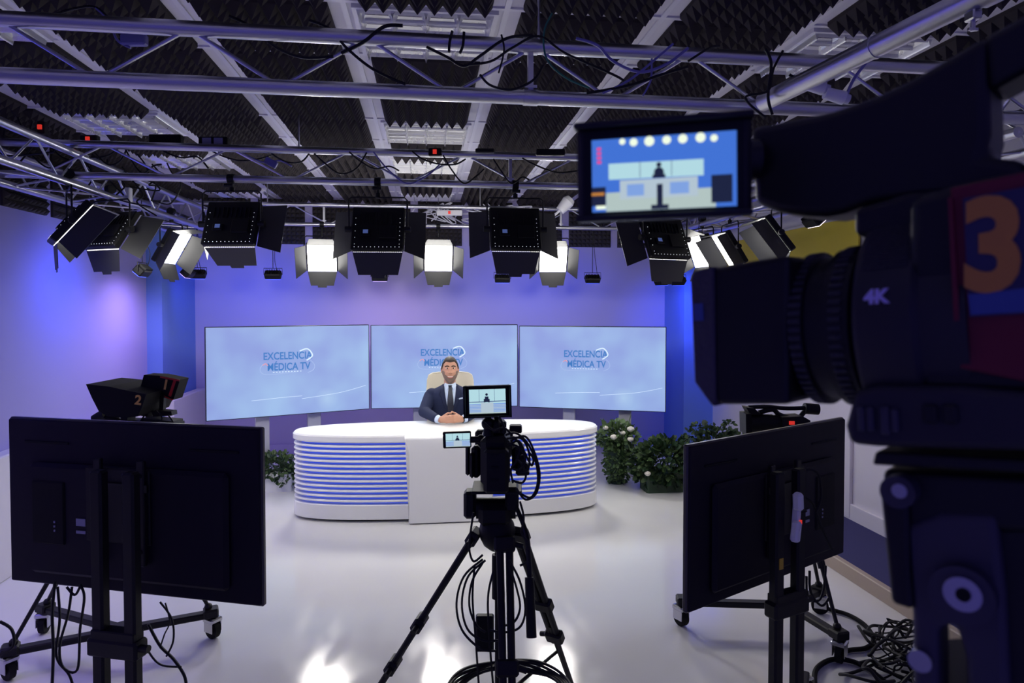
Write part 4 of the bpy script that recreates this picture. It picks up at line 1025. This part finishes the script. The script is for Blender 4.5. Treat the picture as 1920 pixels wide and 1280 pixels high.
b = MB(); slabpx(b, [(225, 787), (330, 794), (330, 812), (225, 812)], -.08, .08); slabpx(b, [(286, 768), (324, 770), (325, 778), (290, 780)], -.03, .03); slabpx(b, [(272, 782), (332, 788), (334, 800), (270, 800)], -.05, .05); slabpx(b, [(225, 812), (320, 812), (316, 842), (232, 842)], -.06, .06); b.build('body', 'black', sc)
b = MB(); b.cyl(S(172, 786, 0), S(196, 777, 0), .02, .034, n=18); b.cyl(S(196, 782, 0), S(235, 800, 0), .024, n=12); b.build('viewfinder', 'rubber', sc)
b = MB(); slabpx(b, [(300, 742), (308, 740), (306, 768), (298, 770)], -.015, .015); b.build('tally_post', 'black', sc)
for pts in ([(298, 766), (310, 780), (306, 792)], [(322, 776), (330, 788), (331, 800)], [(278, 776), (268, 790)]):
    MB().tube([S(x, y_, 0) + Vector((0, -.05, 0)) for x, y_ in pts], .004).build('cable', 'cable', sc)
tb_ = MB(); slabpx(tb_, [(268, 703), (296, 704), (336, 712), (323, 750), (300, 742), (262, 724)], .0, .10); o = tb_.build('tally_box', 'cover', sc, smooth=False)
b = MB(); slabpx(b, [(299, 705), (336, 712), (335, 715), (299, 708)], -.003, -.0005); slabpx(b, [(324, 713), (329, 714), (319, 744), (314, 742)], -.003, -.0005); slabpx(b, [(305, 742), (323, 749), (322, 751), (304, 744)], -.003, -.0005); b.build('red_stripe', 'red', o, smooth=False)
M['goldlit'] = mat('amber_numeral', (.80, .46, .10), .6)
text_mesh('numeral', '1', .075, 'goldlit', o, Matrix.Translation(S(309, 722, 0) + Vector((0, -.003, 0))) @ Matrix.Rotation(R(90), 4, 'X') @ Matrix.Rotation(R(-12), 4, 'Z'), bold=.002)
text_mesh('numeral', '2', .068, 'goldlit', sc, Matrix.Translation(S(288, 743, 0) + Vector((0, -.163, 0))) @ Matrix.Rotation(R(90), 4, 'X') @ Matrix.Rotation(R(-8), 4, 'Z'), bold=.002)
# right studio camera in profile
base = Vector((hubR.x, hubR.y, 1.115)); dl_ = hubR.dot(cF)
sr = thing('studio_camera', 'black studio camera in profile above the right television, under the big lens', 'camera', base, (0, 0, -YAW))
b = MB(); slabpx(b, [(1394, 774), (1404, 773), (1406, 812), (1395, 812)], -.055, .055); b.build('lens_hood', 'black', sr)
b = MB(); b.cyl(S(1404, 795, 0), S(1450, 793, 0), .055, .05, n=24); b.cyl(S(1450, 793, 0), S(1475, 792, 0), .045, n=20); b.build('lens', 'black', sr)
b = MB(); slabpx(b, [(1462, 780), (1500, 778), (1514, 786), (1516, 840), (1440, 840), (1440, 812), (1462, 812)], -.055, .055); b.build('body', 'black', sr)
b = MB(); pts = [S(x, y_, 0) for x, y_ in [(1425, 774), (1450, 768), (1462, 777), (1480, 783), (1500, 783), (1512, 772), (1535, 768)]]; b.tube(pts, .014, n=10)
b.tube([S(1405, 764, 0), S(1440, 763, 0), S(1480, 766, 0), S(1530, 764, 0)], .012, n=10); b.cyl(S(1510, 766, 0), S(1536, 768, 0), .032, n=16); slabpx(b, [(1396, 762), (1412, 764), (1424, 776), (1404, 776)], -.04, .04); b.build('handle', 'black', sr)
MB().box(S(1479, 790, 0) + Vector((0, -.06, 0)), (.03, .008, .02)).build('red_button', 'redled', sr, smooth=False)

# ---------------------------------------------------------------- cables
def cable(px, d, r=.005, m='cable', label='', group=None, n=6):
    pts = [P(x, y_, d=(d if not isinstance(d, (list, tuple)) else d[i])) for i, (x, y_) in enumerate(px)]
    pts = [Vector((p.x, p.y, max(p.z, r))) for p in pts]
    c = pts[0].copy(); o = MB().tube([p - c for p in pts], r, n=n).build('cable', m); o.location = c
    tag(o, label, 'cable', group); return o
G1 = 'loose cables hanging around the centre tripod'
import itertools
for pts, lab in (
        ([(958, 826), (985, 818), (1003, 850), (1012, 890), (1005, 925), (985, 936), (968, 915)], 'black cable looping widest to the right of the centre camera'),
        ([(950, 822), (978, 822), (992, 850), (990, 880), (975, 885)], 'black cable loop hugging the right side of the centre camera'),
        ([(952, 830), (975, 840), (985, 862), (975, 880), (960, 878)], 'innermost black cable loop beside the centre camera'),
        ([(948, 815), (968, 812), (990, 832), (1005, 868), (1008, 905), (996, 932), (976, 925)], 'black cable loop just inside the widest one right of the centre camera'),
        ([(955, 835), (972, 826), (984, 848), (996, 872), (1000, 860), (990, 845)], 'small twisted black cable beside the centre camera top'),
        ([(960, 900), (978, 905), (986, 892), (978, 870), (968, 860)], 'short black cable bow at the rear plugs of the centre camera'),
        ([(962, 818), (975, 835), (970, 860), (958, 880), (962, 905)], 'black cable pressed against the right flank of the centre camera'),
        ([(935, 780), (945, 800), (943, 812)], 'thin cable dropping from the field monitor to the centre camera'),
        ([(905, 790), (925, 806), (945, 802), (960, 815)], 'short cable from the ball mount over the centre camera top'),
        ([(975, 940), (982, 970), (978, 1000), (992, 1020), (990, 1050), (975, 1060)], 'black cable running down beside the pan handle'),
        ([(888, 960), (882, 1000), (880, 1030), (888, 1052), (905, 1040)], 'black cable loop left of the tripod head'),
        ([(905, 1048), (870, 1080), (856, 1130), (866, 1180), (900, 1215), (930, 1220)], 'biggest cable loop hanging left of the centre tripod'),
        ([(910, 1050), (878, 1080), (866, 1130), (876, 1178), (905, 1200), (935, 1200)], 'second cable loop hanging left of the centre tripod'),
        ([(905, 1055), (885, 1090), (880, 1135), (892, 1170), (910, 1185)], 'inner cable loop hanging left of the centre tripod'),
        ([(955, 1050), (975, 1090), (985, 1140), (975, 1175), (945, 1185), (915, 1180)], 'outer cable loop hanging right of the centre tripod'),
        ([(955, 1060), (968, 1100), (975, 1140), (962, 1168), (940, 1172)], 'inner cable loop hanging right of the centre tripod'),
        ([(890, 1060), (886, 1120), (892, 1200), (898, 1290)], 'straight black cable falling past the power brick'),
        ([(925, 1070), (915, 1120), (918, 1200), (925, 1290)], 'straight black cable falling between the centre tripod legs')):
    cable(pts, 2.58, .0045, label=lab, group=G1)
G2 = 'cables dangling under the left television'
for pts, r, lab in (
        ([(103, 1090), (98, 1150), (100, 1220), (97, 1300)], .006, 'leftmost cable falling straight under the left television'),
        ([(108, 1100), (112, 1160), (106, 1230), (130, 1265), (140, 1300)], .005, 'cable bending right near the floor under the left television'),
        ([(135, 1100), (128, 1150), (112, 1210), (118, 1250), (145, 1255), (150, 1180), (158, 1120), (150, 1095)], .005, 'looped cable hanging low under the left television'),
        ([(125, 1100), (140, 1115), (150, 1100)], .005, 'short cable swag touching the left television'),
        ([(300, 1128), (322, 1160), (325, 1200), (312, 1230)], .004, 'curved cable right of the left television poles'),
        ([(310, 1130), (318, 1165), (308, 1190), (300, 1215)], .003, 'thin cable right of the left television poles'),
        ([(278, 1170), (300, 1210), (325, 1235), (345, 1265), (350, 1290)], .006, 'thick cable trailing to the floor right of the left stand'),
        ([(262, 1180), (275, 1215), (300, 1245), (340, 1250)], .004, 'cable trailing low across the left dolly'),
        ([(0, 1165), (22, 1180), (25, 1210), (0, 1228)], .006, 'cable loop at the left edge of the view')):
    cable(pts, 2.75, r, label=lab, group=G2)
G3 = 'cables behind the right television'
for pts, d, r, lab in (
        ([(1500, 900), (1515, 880), (1535, 890), (1540, 930), (1530, 960)], 3.0, .006, 'cable looping over the back of the right television'),
        ([(1505, 930), (1525, 945), (1540, 985), (1560, 1030)], 3.05, .006, 'cable falling across the right television near its edge'),
        ([(1548, 1060), (1545, 1100), (1535, 1125), (1515, 1120), (1512, 1080)], 3.2, .006, 'cable loop just under the right television corner'),
        ([(1518, 1070), (1520, 1110), (1540, 1135), (1555, 1120)], 3.2, .006, 'second cable loop under the right television corner')):
    cable(pts, d, r, label=lab, group=G3)
def floor_cable(px, r, lab, m='cable', zz=None, grp=None):
    pts = []
    for i, (x, y_) in enumerate(px):
        p = P(x, y_, z=r + .002); p.z = r + .002 + (zz[i] if zz else 0); pts.append(p)
    c = pts[0].copy(); o = MB().tube([p - c for p in pts], r, n=8).build('cable', m); o.location = c; tag(o, lab, 'cable', grp); return o
floor_cable([(1548, 1140), (1590, 1152), (1622, 1172), (1638, 1198), (1625, 1214), (1596, 1218), (1575, 1222)], .013, 'thick black hose curving on the floor right of the dolly', 'rubber')
floor_cable([(1640, 1260), (1600, 1240), (1560, 1236), (1530, 1255), (1528, 1290)], .013, 'thick black hose at the bottom beside the right stand', 'rubber')
r = random.Random(11)
for k in range(16):
    cx, cy = r.uniform(1640, 1740), r.uniform(1200, 1290); px = []; a0 = r.uniform(0, 6.28)
    for j in range(9):
        a = a0 + j * r.uniform(.6, .9); px.append((cx + r.uniform(30, 75) * math.cos(a), cy + r.uniform(16, 34) * math.sin(a)))
    floor_cable(px, r.choice((.004, .005, .008)), 'black cable tangled in the heap on the floor beneath the big camera', zz=[r.uniform(0, .12) for _ in px], grp='tangled cables on the floor')

# ---------------------------------------------------------------- rigging cables, boxes on trusses
G4 = 'cables draped over the nearest truss'
d1 = 2.72
for pts, m, r_, lab in (
        ([(0, 18), (30, 42), (70, 48), (110, 25), (170, 12), (200, 30), (225, 65), (232, 85)], 'cable', .005, 'black cable arching over the nearest truss at far left'),
        ([(430, 30), (470, 50), (520, 90), (570, 108), (625, 106)], 'cable', .006, 'black cable sagging below the nearest truss, left of centre'),
        ([(580, 38), (620, 55), (650, 90), (700, 130), (760, 158)], 'cable', .006, 'black cable slanting down behind the nearest truss'),
        ([(640, 100), (680, 80), (720, 50), (755, 48)], 'cable', .007, 'thick black cable hooked over the upper tube'),
        ([(800, 88), (840, 108), (870, 124), (900, 105), (950, 72), (1000, 66)], 'cable', .006, 'black cable looping past the upright of the nearest truss'),
        ([(870, 122), (920, 115), (960, 90), (1010, 68), (1060, 100), (1150, 140), (1170, 152)], 'cable', .005, 'long black cable crossing right of the upright'),
        ([(900, 140), (920, 160), (960, 168), (1000, 150), (1018, 122)], 'cable', .005, 'black cable swag under the upper tube right of the upright'),
        ([(1100, 175), (1180, 160), (1240, 140), (1290, 125)], 'cable', .006, 'black cable rising toward the right tube'),
        ([(1080, 72), (1120, 85), (1150, 115), (1200, 135), (1250, 120), (1290, 90)], 'bcable', .006, 'violet tinted cable swag on the nearest truss at right'),
        ([(1130, 175), (1180, 150), (1230, 110), (1262, 82)], 'bcable', .005, 'violet tinted cable rising across the nearest truss at right'),
        ([(1205, 180), (1220, 150), (1222, 110)], 'bcable', .004, 'thin violet tinted cable hanging near the right tube'),
        ([(180, 15), (205, 40), (220, 75), (245, 90)], 'bcable', .005, 'violet tinted cable dropping to the grey box at left'),
        ([(1035, 25), (1020, 60), (1025, 110), (1060, 145), (1105, 165)], 'gcable', .004, 'green cable falling behind the nearest truss'),
        ([(280, 65), (350, 68), (420, 66), (480, 68)], 'cable', .004, 'thin black cable lying along the left of the nearest truss'),
        ([(848, 58), (843, 80), (842, 98)], 'cable', .006, 'short black cable tail hanging from the upper tube'),
        ([(870, 60), (868, 85), (862, 100)], 'cable', .006, 'second short black tail hanging from the upper tube'),
        ([(940, 65), (945, 95), (935, 137)], 'cable', .004, 'thin black tail hanging right of the upright'),
        ([(1435, 92), (1446, 120), (1440, 180), (1448, 215)], 'cable', .006, 'black cable tied round the lower tube at the right joint'),
        ([(1468, 95), (1450, 130), (1440, 170), (1400, 180), (1405, 195), (1435, 220)], 'cable', .005, 'black cable crossing the right joint of the nearest truss'),
        ([(1480, 140), (1510, 155), (1545, 150), (1600, 125), (1625, 90)], 'cable', .006, 'black cable following the fat right tube'),
        ([(1585, 185), (1600, 150), (1630, 110), (1650, 90)], 'bcable', .006, 'violet tinted cable rising from the white plugs'),
        ([(1290, 115), (1330, 90), (1350, 86)], 'cable', .005, 'black cable tie around the upper tube near the big viewfinder')):
    cable(pts, d1, r_, m, lab, G4)
G5 = 'cables draped over the middle truss'
d2 = 4.75; r = random.Random(5)
for k in range(15):
    x = 30 + k * 68 + r.uniform(-20, 20); w_ = r.uniform(60, 130); y0 = 262 + x * .035; sg = r.uniform(18, 60)
    pts = [(x, y0 + r.uniform(-6, 6)), (x + w_ * .2, y0 + sg * .5), (x + w_ * .5, y0 + sg), (x + w_ * .8, y0 + sg * .6 + 8), (x + w_, y0 + r.uniform(0, 50))]
    cable(pts, d2, .006, r.choice(['cable', 'cable', 'cable', 'bcable']), 'cable swag on the middle truss, %s swag from the left' % (ORD + ['thirteenth', 'fourteenth', 'fifteenth'])[k], G5)
G6 = 'cables bunched along the left truss'
for k in range(12):
    x = 5 + k * 28; y0 = 230 + k * 8 + r.uniform(-20, 20)
    pts = [(x + r.uniform(-10, 60) * (j / 4) * 1.6, y0 + j * 22 * r.uniform(.6, 1.2)) for j in range(5)]
    cable(pts, 4.5 + k * .1, .006, 'cable', 'black cable in the tangle on the left truss, %s from the left edge' % ORD[k], G6)
G7 = 'pale cables knotted on the far truss'
for k in range(12):
    x = 770 + r.uniform(0, 120) + (120 if k > 6 else 0); pts = [(x + r.uniform(-35, 35), 402 + r.uniform(-22, 22)) for j in range(6)]
    cable(pts, 7.62, .006, 'wcable', 'pale cable knotted round the far truss between the glowing panels', G7)
def rig_box(name, label, cat, px, py, d, sz, m, grp=None, extra=None, roll=0):
    t = thing(name, label, cat, P(px, py, d=d), (0, roll, -YAW), grp); MB().box((0, 0, 0), sz, bev=.006).build('housing', m, t)
    if extra: extra(t)
    return t
def sw(t): MB().box((0, -.03, 0), (.026, .012, .03)).build('switch', 'redled', t, smooth=False)
rig_box('power_strip', 'power strip with red switch at far left of the middle truss', 'power strip', 80, 240, 4.6, (.05, .05, .09), 'blackm', extra=sw)
rig_box('power_strip', 'power strip with red switch left of the two black boxes', 'power strip', 169, 262, 4.80, (.12, .05, .06), 'blackm', extra=sw)
rig_box('power_strip', 'power strip with red switch at the centre of the middle truss', 'power strip', 816, 286, 4.78, (.09, .05, .055), 'blackm', extra=sw)
def labs(t):
    for s_ in (-1, 1): MB().box((s_ * .04 + .0, -.031, 0), (.06, .004, .05)).build('label', 'label', t, smooth=False)
rig_box('dimmer_box', 'long black box on the middle truss, left of its labelled twin', 'box', 312, 262, 4.72, (.22, .06, .065), 'black')
rig_box('dimmer_box', 'black box with two grey labels on the middle truss', 'box', 402, 267, 4.72, (.20, .055, .07), 'black', extra=labs)
rig_box('power_bar', 'thick black bar on the middle truss near the big viewfinder', 'power strip', 1032, 286, 4.74, (.20, .04, .045), 'black')
rig_box('power_bar', 'slim black bar on the middle truss left of the thicker one', 'power strip', 909, 283, 4.74, (.13, .04, .03), 'black')
rig_box('power_strip', 'white power strip with red switch on the far truss', 'power strip', 843, 399, 7.55, (.28, .05, .06), 'whitep', extra=sw)
rig_box('junction_box', 'grey violet junction box hanging from the nearest truss at left', 'box', 252, 75, 2.72, (.10, .035, .045), 'bcable')
rig_box('junction_box', 'small grey junction box under the middle truss near the left light', 'box', 508, 305, 4.75, (.09, .03, .05), 'bcable', roll=.5)
rig_box('plug_adapter', 'pale hanging plug on the left truss above the light cluster', 'plug', 239, 365, 5.4, (.06, .05, .11), 'whitep')
for px, py, lab in ((1530, 162, 'white plug socket under the fat right tube, upper left one'), (1568, 180, 'white plug socket under the fat right tube, lower right one')):
    t = thing('plug_socket', lab, 'plug', P(px, py, d=2.60), (0, R(15), -YAW)); b = MB(); b.cyl((-.045, 0, 0), (.03, 0, 0), .022, .026, n=18); b.build('housing', 'whitep', t)
    MB().cyl((.03, 0, 0), (.05, 0, 0), .018, n=16).build('collar', 'wcable', t)
for px, py, lab in ((1050, 395, 'white spotlight on a bent arm beside the big viewfinder'),):
    t = thing('spotlight', lab, 'spotlight', P(px, py, d=7.4), (0, 0, -YAW)); b = MB(); b.cyl((.0, 0, 0), (.09, 0, .10), .05, .07, n=20); b.cyl((.09, 0, .10), (.12, 0, .13), .07, .05, n=20); b.build('housing', 'whitep', t)
    b = MB(); b.tube([(.02, 0, .02), (-.08, 0, -.06), (-.18, 0, -.10)], .014); b.build('arm', 'whitep', t)

# ---------------------------------------------------------------- big camera close to the viewer
O3 = P(1700, 620, d=.43)
ROT3 = Euler((R(-4), 0, R(37.9)))
M3 = Matrix.Translation(O3) @ ROT3.to_matrix().to_4x4(); I3 = M3.inverted()
def L3(px, py, x):
    a = I3 @ Vector((0, 0, CAMH)); b = I3 @ (Vector((0, 0, CAMH)) + ray(px, py)); d = b - a
    return a + d * ((x - a.x) / d.x)
M['camblk'] = mat('camera_black', (.008, .008, .010), .45, spec=.4)
M['camgrey'] = mat('camera_dark_grey', (.022, .021, .030), .5, spec=.4)
M['camknurl'] = mat('knurled_rubber', (.030, .029, .042), .6, scale=300, bump=.8)
M['hoodlip'] = mat('hood_lip_rubber', (.06, .056, .075), .6, scale=300, bump=.8)
M['crimson'] = mat('dark_crimson', (.16, .006, .022), .55)
M['navyp'] = mat('navy_placard', (.030, .030, .10), .5)
M['bluep'] = mat('blue_placard_band', (.05, .09, .34), .5)
M['amber3'] = mat('amber_paint', (.62, .26, .05), .6)
M['lilac'] = mat('lilac_print', (.62, .55, .95), .5)
M['castg'] = mat('cast_metal', (.045, .043, .065), .5, .1)
big = thing('broadcast_camera', 'huge near camera with fat lens, flip-out viewfinder and amber number 3', 'camera', O3, ROT3)
def sp(b, pts, xref, x0, x1):
    q = [L3(x, y, xref) for x, y in pts]; n = len(q)
    vv = [(x0, p.y, p.z) for p in q] + [(x1, p.y, p.z) for p in q]
    b.add(vv, [tuple(reversed(range(n))), tuple(range(n, 2 * n))] + [(i, (i + 1) % n, n + (i + 1) % n, n + i) for i in range(n)])
def bev(o, w_=.004, s_=3):
    m = o.modifiers.new('bevel', 'BEVEL'); m.width = w_; m.segments = s_; m.limit_method = 'ANGLE'; m.angle_limit = R(30); return o
ALY = Matrix.Rotation(R(-90), 4, 'X')     # lathe axis z -> +y
# lens hood : lip band + box
b = MB(); sp(b, [(1294, 520), (1300, 508), (1338, 499), (1342, 762), (1334, 760), (1302, 716)], -.05, -.0505, .0505); bev(b.build('hood_lip', 'hoodlip', big, ang=60), .003)
b = MB(); sp(b, [(1332, 503), (1380, 493), (1450, 481), (1478, 478), (1478, 759), (1345, 759), (1334, 740)], -.05, -.0485, .0485); bev(b.build('lens_hood', 'camblk', big, ang=60), .010, 4)
a = L3(1310, 585, -.0508); MB().box((-.0508, a.y, a.z), (.0008, .007, .012)).build('hood_latch', 'bluep', big, smooth=False)
# zoom and focus barrel
b = MB(); cz = .004
prof = [(.030, .085), (.044, .078), (.0475, .072), (.0475, .060), (.0455, .059), (.0455, .055), (.050, .054), (.050, .046), (.0475, .045), (.0475, .034), (.0515, .033), (.0515, .018), (.049, .016), (.049, .010), (.056, .008), (.056, -.03)]
b.lathe([(r_, -y) for r_, y in prof][::-1] and [(r_, y) for r_, y in prof], mtx=Matrix.Translation((0, 0, cz)) @ ALY, n=64); b.build('lens_barrel', 'camblk', big)
for y, r_ in ((.050, .0502), (.025, .0518)):
    b = MB()
    for k in range(60):
        an = 2 * PI * k / 60; m_ = Matrix.Translation((r_ * math.cos(an), y, cz + r_ * math.sin(an))) @ Matrix.Rotation(-an, 4, 'Y'); b.box((0, 0, 0), (.0022, .008, .0028), bev=.0005, mtx=m_)
    b.build('grip_ring', 'camknurl', big)
b = MB()
for k in range(14):
    an = PI * (.72 + .04 * k); b.box((0, 0, 0), (.0006, .0012, .0026), mtx=Matrix.Translation((.0468 * math.cos(an), .058, cz + .0468 * math.sin(an))) @ Matrix.Rotation(-an, 4, 'Y'))
b.build('distance_scale', 'lilac', big, smooth=False)
# wide ring carrying 4K
b = MB(); b.lathe([(.050, .012), (.0655, .010), (.067, .007), (.067, -.020), (.064, -.023), (.064, -.045)], mtx=Matrix.Translation((0, 0, .003)) @ ALY, n=72); b.build('front_ring', 'camgrey', big)
b = MB()
for k in range(34):
    an = PI * (.55 + .0085 * k); b.box((0, 0, 0), (.0012, .024, .0009), mtx=Matrix.Translation((.0672 * math.cos(an), -.006, .003 + .0672 * math.sin(an))) @ Matrix.Rotation(-an, 4, 'Y'))
b.build('grip_ridges', 'camknurl', big, smooth=False)
a = L3(1641, 557, -.0665); an = math.asin(max(-1, min(1, (a.z - .003) / .067)))
mt = Matrix.Translation((-.0677 * math.cos(an), a.y, a.z)) @ Matrix.Rotation(an, 4, 'Y') @ Matrix(((0, 0, -1, 0), (-1, 0, 0, 0), (0, 1, 0, 0), (0, 0, 0, 1)))
text_mesh('lettering', '4K', .0112, 'lilac', big, mt, .0002, xs=.95, bold=.0005)
# body
b = MB(); sp(b, [(1702, 372), (1780, 345), (1925, 315), (2150, 280), (2300, 700), (1925, 745), (1720, 735), (1700, 560)], -.058, -.058, .058); bev(b.build('body', 'camblk', big, ang=60), .006)
b = MB(); sp(b, [(1782, 352), (1925, 322), (2200, 290), (2330, 620), (1925, 716), (1800, 690), (1790, 560)], -.060, -.0605, -.0565); bev(b.build('side_cover', 'crimson', big, ang=60), .001)
b = MB(); sp(b, [(1806, 372), (1925, 350), (2120, 330), (2160, 560), (1925, 588), (1818, 594)], -.0615, -.0622, -.060); pl = b.build('placard', 'navyp', big, smooth=False)
b = MB(); sp(b, [(1815, 552), (1925, 540), (2140, 520), (2160, 556), (1925, 584), (1820, 590)], -.0623, -.0626, -.0618); b.build('placard_band', 'bluep', pl, smooth=False)
a = L3(1861, 467, -.063)
mt = Matrix.Translation((-.0629, a.y, a.z)) @ Matrix(((0, 0, -1, 0), (-1, 0, 0, 0), (0, 1, 0, 0), (0, 0, 0, 1))) @ Matrix.Rotation(R(-3), 4, 'Z')
text_mesh('numeral', '3', .064, 'amber3', pl, mt, .0002, xs=.86, bold=.0024)
b = MB(); sp(b, [(1778, 372), (1786, 370), (1800, 600), (1790, 602)], -.0625, -.064, -.060); b.build('cover_hinge', 'crimson', big, smooth=False)
# handle with a gap at its rear, and the viewfinder arm
b = MB(); sp(b, [(1404, 238), (1440, 231), (1500, 219), (1560, 206), (1640, 178), (1700, 150), (1790, 98), (1850, 62), (1856, 250), (1845, 292), (1925, 300), (1925, 372), (1760, 372), (1640, 380), (1606, 388), (1580, 398), (1545, 405), (1500, 403), (1460, 398), (1412, 382)], -.022, -.022, .024); bev(b.build('handle', 'camblk', big, ang=60), .006, 3)
b = MB(); sp(b, [(1838, 68), (1925, 20), (2100, -90), (2100, 60), (1925, 128), (1850, 170)], -.022, -.020, .020); sp(b, [(1925, 285), (2150, 200), (2150, 380), (1915, 372)], -.022, -.022, .024); bev(b.build('handle_grip', 'camblk', big, ang=60), .005)
b = MB(); sp(b, [(1600, 392), (1700, 360), (1810, 350), (1810, 450), (1640, 450), (1600, 440)], -.03, -.030, .030); bev(b.build('carrier', 'camblk', big, ang=60), .004)
b = MB(); a = L3(1420, 300, -.02); c_ = L3(1380, 300, -.03); b.cyl(a, c_, .014, n=20); b.build('hinge', 'camblk', big)
# viewfinder, turned to the viewer
Wm = Matrix.Translation(P(1241, 317, d=.43)) @ Euler((0, R(-.8), -YAW - R(14))).to_matrix().to_4x4()
b = MB(); b.box((0, .006, 0), (.108, .012, .061), bev=.003); b.box((0, -.001, .0295), (.110, .012, .004), bev=.001); b.box((0, -.001, -.0295), (.108, .010, .004), bev=.001)
o = b.build('viewfinder', 'camblk', big); o.matrix_local = I3 @ Wm
MB().box((0, -.0008, 0), (.098, .0016, .054)).build('glass', 'black', o, smooth=False)
live_picture(o, .0885, .046, -.0022, big=True)
bpy.data.objects[o.children[1].name].location = (.0005, 0, -.0025)
# control block under the lens
b = MB(); sp(b, [(1602, 733), (1640, 722), (1800, 724), (1925, 735), (2150, 760), (2150, 860), (1925, 846), (1640, 838), (1592, 833), (1583, 798)], -.064, -.064, .055); bev(b.build('control_block', 'camgrey', big, ang=60), .004)
for px_, py_, w_, h_ in ((1616, 785, .004, .014), (1632, 785, .004, .014), (1660, 788, .005, .016), (1678, 788, .004, .013), (1745, 776, .007, .010), (1782, 776, .007, .010)):
    a = L3(px_, py_, -.065); MB().box((-.065, a.y, a.z), (.004, w_, h_), bev=.001).build('button', 'castg' if px_ < 1700 else 'camblk', big)
b = MB(); sp(b, [(1640, 846), (1925, 862), (2150, 880), (2150, 905), (1925, 888), (1634, 872)], -.058, -.058, .055); bev(b.build('mount_plate', 'camblk', big, ang=60), .002)

# its tripod
big_t = thing('tripod', 'heavy cast tripod head and legs carrying the huge near camera', 'tripod', O3, (0, 0, R(37.9)))
M3t = Matrix.Translation(O3) @ Matrix.Rotation(R(37.9), 4, 'Z'); I3t = M3t.inverted()
def spt(b, pts, xref, x0, x1):
    q = []
    for x, y in pts:
        a = I3t @ Vector((0, 0, CAMH)); c = I3t @ (Vector((0, 0, CAMH)) + ray(x, y)); d = c - a; q.append(a + d * ((xref - a.x) / d.x))
    n = len(q); vv = [(x0, p.y, p.z) for p in q] + [(x1, p.y, p.z) for p in q]
    b.add(vv, [tuple(reversed(range(n))), tuple(range(n, 2 * n))] + [(i, (i + 1) % n, n + (i + 1) % n, n + i) for i in range(n)]); return q
b = MB(); spt(b, [(1652, 880), (1925, 895), (2130, 905), (2130, 1010), (1925, 1000), (1740, 985), (1700, 1005), (1664, 1000)], -.05, -.05, .05); bev(b.build('fluid_head', 'camblk', big_t, ang=60), .004)
b = MB(); spt(b, [(1648, 915), (1702, 915), (1712, 1145), (1670, 1132)], -.055, -.055, -.035); bev(b.build('side_lever', 'camblk', big_t, ang=60), .003)
def tdisc(name, m, px, py, r_, x0, x1, parent=None, n=28):
    b = MB(); q = spt(MB(), [(px, py)], (x0 + x1) / 2, 0, 1)[0]; b.cyl((x0, q.y, q.z), (x1, q.y, q.z), r_, n=n); return b.build(name, m, parent or big_t)
tdisc('lever_knob', 'castg', 1688, 919, .009, -.062, -.05); tdisc('lever_screw', 'chrome', 1688, 919, .004, -.064, -.06)
b = MB(); spt(b, [(1690, 985), (1760, 960), (1868, 965), (1885, 1120), (1900, 1420), (1820, 1420), (1808, 1230), (1790, 1170), (1760, 1180), (1762, 1420), (1712, 1420), (1708, 1150)], -.052, -.052, -.026); bev(b.build('casting', 'castg', big_t, ang=60), .004)
b = MB(); spt(b, [(1860, 985), (2150, 985), (2180, 1420), (1890, 1420), (1872, 1100)], -.045, -.045, .03); bev(b.build('bowl', 'camblk', big_t, ang=60), .004)
k1 = tdisc('pivot_ring', 'castg', 1806, 1112, .0155, -.060, -.05); tdisc('pivot_bolt', 'chrome', 1806, 1112, .009, -.0625, -.058); tdisc('pivot_hole', 'rubber', 1806, 1115, .0035, -.0635, -.0618)
tdisc('small_bolt', 'chrome', 1727, 1236, .006, -.056, -.05)
zt_ = O3.z
for k, (x, y) in enumerate(((.42, -.05), (-.1, -.55), (-.05, .40))):
    b = MB(); leg_geo(b, (x * .10, -.06 + y * .08, -.235), (x, -.06 + y, -zt_ + .02), .016, .015, (.5,), .022); b.build('leg', 'blackm', big_t)
b = MB(); b.cyl((0, -.06, -.30), (0, -.06, -.20), .05, n=24); b.build('column', 'camblk', big_t)
